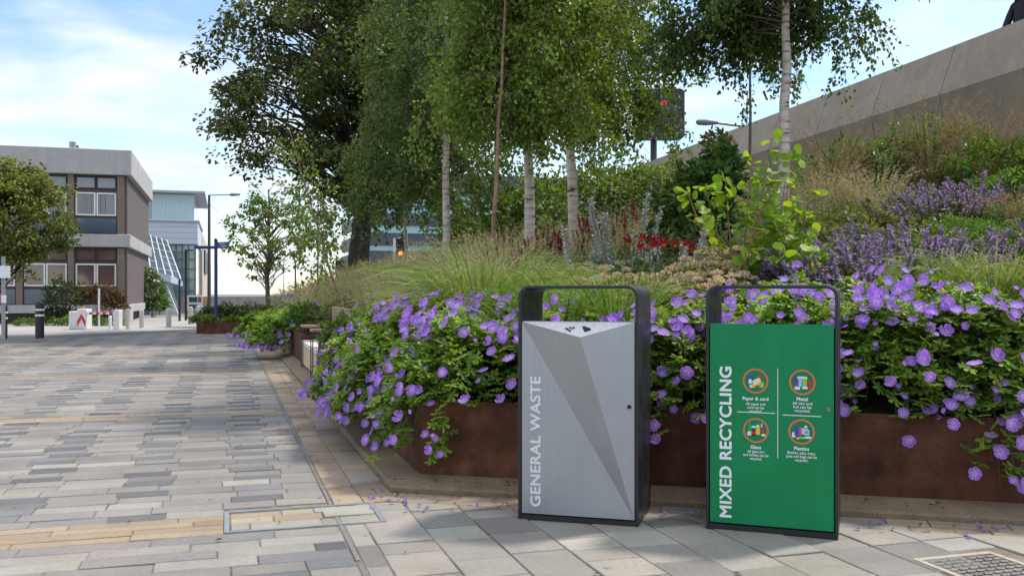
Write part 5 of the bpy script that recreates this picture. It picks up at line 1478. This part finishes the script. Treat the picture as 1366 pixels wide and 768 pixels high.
# ------------------------------------------------------------------ flowering perennials
def stems_to(nb, base, tips, w, cols):
    n = len(base); t = np.linspace(0, 1, 5)
    P = base[:, None, :] + (tips - base)[:, None, :] * t[None, :, None]; P[:, :, :2] -= (tips - base)[:, None, :2] * (.25 * np.sin(np.pi * t))[None, :, None]
    for sgn in (0, 1):
        S = np.array([1, 0, 0]) if sgn == 0 else np.array([0, 1, 0])
        V = np.stack([P - S * w / 2, P + S * w / 2], 2); i = np.arange(4) * 2; tf = np.stack([i, i + 1, i + 3, i + 2], -1)
        Fx = (np.arange(n) * 10)[:, None, None] + tf[None]; nb.add(V.reshape(-1, 3), Fx.reshape(-1, 4), np.repeat(pal(cols, n), 10, axis=0))
    return P
def spike_plant(name, label, x, y, n, R, h, frac, fcols, lcols, fs=.02, rad=.018, per=60, lsize=.07, nleaf=500, lean=.25, cat='flowering plant', group=None, m_f=None, m_l=None, lw=.4, top=.75, mid=None):
    z0 = zs(x, y); root = empty(name, (x, y, z0)); tag(root, label, cat, group)
    a = rng.uniform(0, 2 * np.pi, n); r = R * np.sqrt(rng.uniform(0, 1, n)); base = np.stack([r * np.cos(a), r * np.sin(a), np.zeros(n)], -1)
    for i in range(n): base[i, 2] = zs(x + base[i, 0], y + base[i, 1]) - z0 - .02
    H = h * rng.uniform(.70, 1.1, n)
    tips = base + np.stack([np.cos(a) * r / R * lean * h, np.sin(a) * r / R * lean * h, H], -1) + rng.normal(0, .03, (n, 3))
    nb = NB(); stems_to(nb, base, tips, .006, [(.10, .14, .05)]); 
    # foliage
    i = rng.integers(n, size=nleaf); t = rng.uniform(.02, top, nleaf)[:, None]; P = base[i] + (tips[i] - base[i]) * t + rdir(nleaf) * .04
    D = unit(rdir(nleaf, -.2, .6)); leaves(nb, P, D, unit(rdir(nleaf) * .5 + np.array([0, 0, .9])), lsize * rng.uniform(.5, 1.3, nleaf), lsize * lw, pal(lcols, nleaf), OVAL)
    nb.build('foliage', m_l or m_leaf, root)
    for j in range(min(n, 98)):
        nf = NB(); f0 = 1 - frac * rng.uniform(.75, 1.15); d = tips[j] - base[j]
        t = f0 + (1 - f0) * rng.uniform(0, 1, per); ang = rng.uniform(0, 2 * np.pi, per); rr = rad * (1 - .55 * (t - f0) / (1 - f0)) * rng.uniform(.3, 1, per)
        out = np.stack([np.cos(ang), np.sin(ang), np.full(per, .35)], -1)
        P = base[j] + d * t[:, None] + out * rr[:, None]
        leaves(nf, P, out + rdir(per) * .4, rdir(per), fs * rng.uniform(.6, 1.3, per), fs * .75, pal(fcols, per, .2), KITE)
        nf.tube(np.array([base[j] + d * f0, tips[j]]), rad * .35, 4, np.array(fcols[0]) * .7, cap=False)
        nf.build('flower_spike', m_f or m_pet, root)
    return root
PUR = [(.36, .28, .43), (.44, .35, .46), (.28, .22, .35), (.50, .40, .46), (.24, .19, .19)]
PURG = [(.085, .115, .055), (.11, .14, .07), (.07, .09, .045)]
RED = [(.30, .018, .045), (.36, .03, .06), (.22, .015, .03)]
SIL = [(.50, .50, .43), (.58, .57, .50), (.40, .41, .36)]
SILV = [(.30, .36, .26), (.36, .41, .31), (.23, .30, .21)]
gcat = 'purple catmint clumps on the slope'
CM = [('wide purple catmint clump filling the slope between the lime shrub and the right-hand grasses', 1160, 7.7, 98, .62, .46), ('purple catmint clump left of the wide one, behind the green bin', 1092, 8.0, 62, .45, .40),
      ('purple catmint clump right of the wide one, left of the green mounds', 1226, 8.2, 80, .5, .44), ('higher purple catmint clump near the upper right corner', 1312, 10.4, 80, .6, .42), ('purple catmint clump above the green spurge mounds', 1255, 9.9, 55, .5, .40), ('purple catmint clump outside the right edge of the view', 1480, 7.9, 60, .55, .44)]
for lb, px, Y, n, R, h in CM: spike_plant('catmint', lb, PX(px, Y), Y, n, R, h, .42, PUR, PURG, fs=.022, rad=.030, per=46, lsize=.055, nleaf=2200, lean=.9, group=gcat, top=.85)
gcat = 'red bistort spikes among the birches'
for lb, px, Y, n, R, h in (('red bistort with dark red spikes between the two white birch stems', 735, 11.0, 46, .5, .85), ('red bistort spikes left of the thick white birch stem', 686, 11.4, 26, .3, .75), ('red bistort behind the woolly silver spikes', 830, 11.6, 34, .5, .80), ('small red bistort with brown-red spikes above the left geraniums', 533, 10.6, 14, .28, .55)):
    spike_plant('red_bistort', lb, PX(px, Y), Y, n, R, h, .28, RED, [(.10, .18, .035), (.13, .22, .05)], fs=.018, rad=.016, per=46, lsize=.14, nleaf=260, lean=.2, group=gcat, top=.4, lw=.35)
gcat = 'woolly silver lambs ear'
for lb, px, Y, n, R, h in (('tall woolly silver lambs ear with upright grey spikes left of the red lilies', 838, 9.3, 8, .22, .95), ('woolly silver lambs ear with short spikes behind the tan sedum heads', 786, 9.6, 5, .2, .72), ('woolly silver lambs ear leaning right beside the red lilies', 905, 8.9, 7, .25, .55)):
    spike_plant('lambs_ear', lb, PX(px, Y), Y, n, R, h, .75, SIL, SILV, fs=.032, rad=.024, per=110, lsize=.16, nleaf=170, lean=.22, group=gcat, top=.45, lw=.32, m_f=m_wool, m_l=m_wool)
# sedum with tan dried heads
gcat = 'sedums with tan dried flower heads'
def sedum(label, x, y, n, R, h):
    z0 = zs(x, y); root = empty('sedum', (x, y, z0)); tag(root, label, 'flowering plant', gcat)
    a = rng.uniform(0, 2 * np.pi, n); r = R * np.sqrt(rng.uniform(0, 1, n)); base = np.stack([r * np.cos(a) * .6, r * np.sin(a) * .6, np.zeros(n)], -1)
    tips = np.stack([r * np.cos(a), r * np.sin(a), h * rng.uniform(.8, 1.1, n) * (1 - .25 * (r / R) ** 2)], -1)
    for i in range(n): tips[i, 2] += zs(x + tips[i, 0], y + tips[i, 1]) - z0
    nb = NB(); stems_to(nb, base, tips, .007, [(.14, .17, .05), (.22, .15, .06)])
    M = 420; i = rng.integers(n, size=M); t = rng.uniform(.2, .9, M)[:, None]; P = base[i] + (tips[i] - base[i]) * t
    leaves(nb, P, rdir(M, -.1, .7), rdir(M), .065 * rng.uniform(.6, 1.2, M), .028, pal([(.16, .22, .06), (.20, .24, .07), (.24, .22, .08)], M), OVAL)
    nb.build('foliage', m_leaf, root)
    for j in range(n):
        nf = NB(); q = 90; R2 = rng.uniform(.035, .06)
        d = rdir(q, .0, 1); P = tips[j] + d * np.array([R2, R2, R2 * .55]) * rng.uniform(.5, 1, (q, 1))
        leaves(nf, P, d + rdir(q) * .8, rdir(q), .017 * rng.uniform(.6, 1.4, q), .013, pal([(.58, .45, .30), (.66, .53, .37), (.50, .37, .23), (.60, .52, .34)], q, .18), KITE)
        nf.build('flower_head', m_straw, root)
    return root
for lb, px, Y, n in (('tan sedum at the left end of the dried heads, beside the arching grass', 722, 8.1, 22), ('tan sedum right above the hoop of the silver bin', 775, 7.9, 30), ('tan sedum below the woolly silver spikes', 822, 7.7, 34), ('tan sedum beneath the red lilies', 872, 7.5, 34),
                     ('tan sedum seen in the gap between the two bins', 918, 7.3, 30), ('tan sedum behind the left corner of the green bin hoop', 955, 7.6, 24), ('upper tan sedum between the silver spikes and the grasses', 800, 8.6, 26), ('upper tan sedum right of the red lilies', 945, 8.2, 22)):
    sedum(lb, PX(px, Y), Y, n, .38, .44)
# day lilies: straps and dark red trumpets
def lily_mesh():
    nb = NB()
    for k in range(6):
        a0 = k * math.pi / 3; V, C = [], []
        wide = .034 if k % 2 else .026
        for i, t in enumerate(np.linspace(0, 1, 6)):
            r = .012 + .085 * t ** 1.2; z = .10 * math.sin(t * 2.0) ; wd = wide * math.sin(math.pi * min(t * .86 + .12, 1)) + .002
            for s in (-1, 0, 1):
                x_ = r; y_ = wd * s * .5
                V.append((x_ * math.cos(a0) - y_ * math.sin(a0), x_ * math.sin(a0) + y_ * math.cos(a0), z - .006 * (s == 0)))
                C.append(np.array((.20, .006, .011)) * (1 - .25 * (s == 0)) if t > .17 else np.array((.55, .28, .03)))
        Fs = [(i * 3 + j, i * 3 + j + 1, i * 3 + j + 4, i * 3 + j + 3) for i in range(5) for j in range(2)]
        nb.add(np.array(V), np.array(Fs), np.array(C))
    o = nb.build('lily_flower', m_pet); me = o.data; bpy.data.objects.remove(o); return me
LM = lily_mesh()
def daylily(label, x, y, flowers, n=160, L=.62, group='strap-leaved day lilies behind the bins'):
    z0 = zs(x, y); root = empty('day_lily', (x, y, z0)); tag(root, label, 'flowering plant', group)
    nb = NB(); tuft(nb, 0, 0, -.02, n, L, .5, .017, [(.12, .21, .03), (.16, .27, .04), (.20, .30, .06), (.09, .16, .025)], droop=.40, seg=6, rb=.17)
    if flowers:
        tips = np.array([(PX(px, Yf_) - x, Yf_ - y, PZ(py, Yf_) - z0) for px, py, Yf_ in flowers]); base = np.zeros((len(tips), 3)); base[:, :2] = tips[:, :2] * .35
        stems_to(nb, base, tips, .007, [(.10, .12, .04)])
    nb.build('blades', m_grass, root)
    for px, py, Yf_ in flowers:
        f = bpy.data.objects.new('lily_flower', LM); COL.objects.link(f); f.parent = root; f.location = (PX(px, Yf_) - x, Yf_ - y, PZ(py, Yf_) - z0 - .02)
        f.rotation_mode = 'QUATERNION'; f.rotation_quaternion = Vector((rng.normal(0, .5), -.55 + rng.normal(0, .25), .55)).to_track_quat('Z', 'Y'); s = rng.uniform(.55, .85); f.scale = (s, s, s)
    return root
daylily('day lily carrying the cluster of dark red lilies', PX(868, 7.4), 7.4, [(843, 321, 7.3), (857, 319, 7.4), (866, 327, 7.25), (878, 319, 7.45), (886, 326, 7.3), (900, 326, 7.4), (913, 327, 7.3), (922, 332, 7.45), (848, 329, 7.5)], 130)
daylily('strappy green day lily without flowers, in the left of the silver bin hoop', PX(752, 6.75), 6.75, [], 300, 1.02)
daylily('strappy green day lily without flowers, in the right of the silver bin hoop', PX(822, 6.65), 6.65, [], 300, 1.0)
daylily('strappy day lily filling the far left of the silver bin hoop', PX(705, 6.9), 6.9, [], 220, .92)

# lime-leaved young shrub
x, y = PX(1020, 7.9), 7.9; z0 = zs(x, y)
root = empty('hazel_shrub', (x, y, z0)); tag(root, 'young shrub with big round lime-green backlit leaves on thin stems behind the green bin', 'shrub')
nbw = NB(); nbl = NB(); LIME = [(.24, .38, .035), (.30, .43, .045), (.18, .31, .03), (.13, .24, .028)]
for (px, py, yy, bx0) in ((1005, 205, 7.8, 990), (1030, 185, 7.9, 998), (1062, 205, 8.0, 1020), (1085, 250, 7.9, 1040), (940, 248, 7.8, 985), (968, 238, 7.7, 985), (1048, 240, 7.7, 1025), (1080, 300, 7.7, 1040), (1010, 270, 7.7, 1000), (1052, 290, 7.6, 1030), (915, 250, 8.1, 975), (1090, 335, 7.4, 1050), (1000, 330, 7.5, 1000), (1045, 330, 7.4, 1035)):
    tip = np.array([PX(px, yy) - x, yy - y, PZ(py, yy) - z0]); b0 = np.array([PX(bx0, 7.9) - x, 0, 0])
    mid = b0 * .6 + np.array([tip[0] * .55, tip[1] * .5, tip[2] * .62]); t = np.linspace(0, 1, 9)[:, None]; p = (1 - t) ** 2 * b0 + 2 * t * (1 - t) * mid + t ** 2 * tip
    nbw.tube(p, np.linspace(.010, .003, 9), 6, cap=False)
    m = 30; tq = rng.uniform(.38, 1, m) * 8; qi = np.minimum(tq.astype(int), 7); pp = p[qi] + (p[qi + 1] - p[qi]) * (tq - qi)[:, None]
    dd = unit(rdir(m, -.3, .6)); leaves(nbl, pp + dd * .03, dd, unit(rdir(m) * .7 + np.array([0, -.5, .5])), .092 * rng.uniform(.5, 1.25, m), .084 * rng.uniform(.6, 1.2, m), pal(LIME, m, .1), ROUND)
nbw.build('stem', m_brownb, root, smooth=True); nbl.build('foliage', m_lime, root)

# leafy shrubs and mounds
def shrub2(name, label, px, Y, blobs, cols, L, W, n, m=None, T=OVAL, group=None, cat='shrub'):
    x, y = PX(px, Y), Y
    return bush(name, label, cat, (x, y, zs(x, y)), blobs, cols, L, W, n, m, T, group, 6)
shrub2('shrub', 'dark green leafy shrub with orange-tinged shoots, left of the lime-leaved shrub', 925, 9.6, [(0, 0, .55, .42, .4, .5), (.2, 0, .9, .3, .3, .3), (.3, .1, 1.2, .16, .16, .2)], [(.045, .10, .022), (.065, .13, .03), (.09, .16, .03)], .085, .055, 2400)
shrub2('shrub', 'small shrub with orange young leaves in front of the parapet foot', 962, 11.0, [(0, 0, .9, .22, .2, .3), (-.05, 0, 1.3, .16, .14, .14)], [(.42, .16, .02), (.16, .2, .03), (.35, .2, .03), (.12, .16, .03)], .06, .04, 420)
SP = [('lowest green spurge mound on the right', 1330, 8.4, .42, .30), ('middle green spurge mound, beside the catmint', 1282, 8.8, .36, .30), ('upper green spurge mound under the high catmint', 1345, 9.3, .40, .28), ('small green spurge mound just right of the wide catmint', 1255, 8.3, .26, .26)]
for lb, px, Y, r, h in SP: shrub2('spurge_mound', lb, px, Y, [(0, 0, h * .45, r, r * .8, h * .75), (r * .5, .1, h * .4, r * .6, r * .6, h * .55)], [(.12, .22, .04), (.15, .27, .05), (.09, .17, .035)], .035, .014, 5200, group='green spurge mounds on the right of the bank', cat='plant')
UP = [('bright green perennial against the concrete at the left end of the upper slope', 1200, 12.9, .6, .75), ('bright green perennial against the concrete under the panel joint', 1262, 12.7, .65, .8), ('leafy green perennial in the upper right corner of the slope', 1330, 11.6, .6, .6), ('green perennial under the standing birch at the foot of the concrete', 1120, 13.2, .6, .75), ('dark leafy perennial at the right edge below the high catmint', 1358, 10.6, .5, .35)]
for lb, px, Y, r, h in UP: shrub2('leafy_perennial', lb, px, Y, [(0, 0, h * .5, r, r * .7, h * .6), (r * .5, 0, h * .6, r * .5, r * .4, h * .5)], [(.10, .19, .03), (.13, .23, .04), (.08, .15, .03)], .11, .04, 900, group='leafy green perennials up the slope', cat='plant')
for lb, px, Y, r, h in (('dark leafy bush far back between the slender stem and the thick white birch', 680, 18.0, 1.2, 1.15), ('dark leafy bush far back between the two white birch stems', 742, 19.5, 1.3, 1.2), ('dark leafy bush far back right of the second white birch', 808, 20.0, 1.2, 1.05), ('dark leafy bush far back left of the slender brown stem', 632, 20.0, .9, .85), ('dark leafy bush at the foot of the far parapet below the message sign', 858, 21.0, 1.0, .9)):
    shrub2('shrub', lb, px, Y, [(0, 0, h * .7, r, r * .8, h * .8), (r * .5, .1, h * 1.05, r * .6, r * .6, h * .5)], [(.09, .15, .028), (.12, .185, .034), (.16, .22, .04)], .10, .07, 2000, group='dark bushes behind the birches')
# dark sage-like filler behind the bench and the left bed
shrub2('shrub', 'small dark green bush beyond the bench, left of its backrest', 408, 16.9, [(0, 0, .22, .30, .3, .26)], [(.08, .16, .035), (.11, .2, .04)], .06, .03, 1500)
shrub2('shrub', 'bushy dark green plant at the near end of the bench', 462, 11.6, [(0, 0, .16, .26, .3, .2), (-.1, .1, .12, .18, .22, .16)], [(.10, .19, .04), (.14, .23, .045)], .07, .035, 1700)
shrub2('yarrow', 'flat-headed white yarrow at the back of the left geraniums', 548, 9.3, [(0, 0, .32, .28, .2, .2)], [(.10, .17, .05), (.13, .2, .06)], .08, .02, 700, cat='flowering plant')
y_ = bpy.context.scene.objects['yarrow']
nb = NB()
for i in range(14):
    c = np.array([rng.normal(0, .16), rng.normal(0, .08), .50 + rng.normal(0, .03)]); q = 60; d = rdir(q, 0, 1)
    leaves(nb, c + d * np.array([.05, .05, .012]), d + rdir(q) * .5, rdir(q), .014, .012, pal([(.72, .72, .66), (.62, .62, .55)], q, .08))
nb.build('flower_heads', m_pet, y_)
# spiky upright stalk among the right-hand grasses
x, y = PX(1218, 6.9), 6.9; z0 = zs(x, y)
root = empty('lily_stalk', (x, y, z0)); tag(root, 'upright green lily stalk ringed with narrow leaves, right of the green bin', 'plant')
nb = NB(); nb.tube([(0, 0, -.05), (.01, 0, .35), (.0, 0, .74)], [.009, .008, .004], 6, (.10, .16, .04)); nb.build('stem', m_stem, root)
nb = NB(); m = 150; t = rng.uniform(.1, 1, m); a = rng.uniform(0, 6.28, m); d = np.stack([np.cos(a), np.sin(a), .55 - .9 * (1 - t)], -1)
leaves(nb, np.stack([0 * t, 0 * t, t * .74], -1), d, np.tile([0, 0, 1.0], (m, 1)) + rdir(m) * .2, .14 * (1.25 - t) * rng.uniform(.8, 1.1, m), .014, pal([(.14, .24, .05), (.18, .28, .07)], m), OVAL); nb.build('foliage', m_leaf, root)

# fallen petals and crumbs of leaf on the paving
nb = NB(); n = 130; s_ = rng.uniform(-.3, 4.2, n); d_ = -np.abs(rng.normal(0, .16, n)) - .05; P = []
for a, b in zip(s_, d_):
    v_, u_ = front_pt(a, b); X_, Y_ = xy(v_, u_); P.append((X_, Y_, .010 if b < -.215 else .075))
for i in range(70):
    u_ = rng.uniform(3.2, 11); v_ = rng.uniform(-1.5, 1.15) if u_ > 5.9 else rng.uniform(-1.0, 3.0); X_, Y_ = xy(v_, u_)
    if d_front(X_, Y_) < -.24 or u_ > 7: P.append((X_, Y_, .010))
P = np.array(P); n = len(P); leaves(nb, P, rdir(n, -.05, .15), np.tile([0, 0, 1.0], (n, 1)) + rdir(n) * .35, .03 * rng.uniform(.4, 1.3, n), .016, pal([(.10, .06, .025), (.16, .10, .04), (.07, .045, .02)], n), OVAL)
o = nb.build('fallen_leaves', m_straw); tag(o, 'small dry brown leaf bits scattered on the paving and along the kerb', 'leaf litter', kind='stuff')
nb = NB()
n = 150; k = 0
P = []
while k < n:
    if rng.random() < .6: s_, d_ = rng.uniform(-.2, 4.2), -abs(rng.normal(.23, .13)) - .19; v_, u_ = front_pt(s_, d_)
    else: u_ = rng.uniform(5.7, 12); v_ = V_EDGE - .02 - abs(rng.normal(.25, .25))
    X_, Y_ = xy(v_, u_); P.append((X_, Y_, .006)); k += 1
P = np.array(P); D = rdir(n, -.05, .15); leaves(nb, P + np.array([0, 0, .006]), D, np.tile([0, 0, 1.0], (n, 1)) + rdir(n) * .35, .026 * rng.uniform(.6, 1.3, n), .022, pal([(.27, .15, .60), (.33, .20, .62), (.2, .1, .4)], n), ROUND)
o = nb.build('fallen_petals', m_pet); tag(o, 'scattered violet petals fallen on the paving along the planter foot', 'petals', kind='stuff')
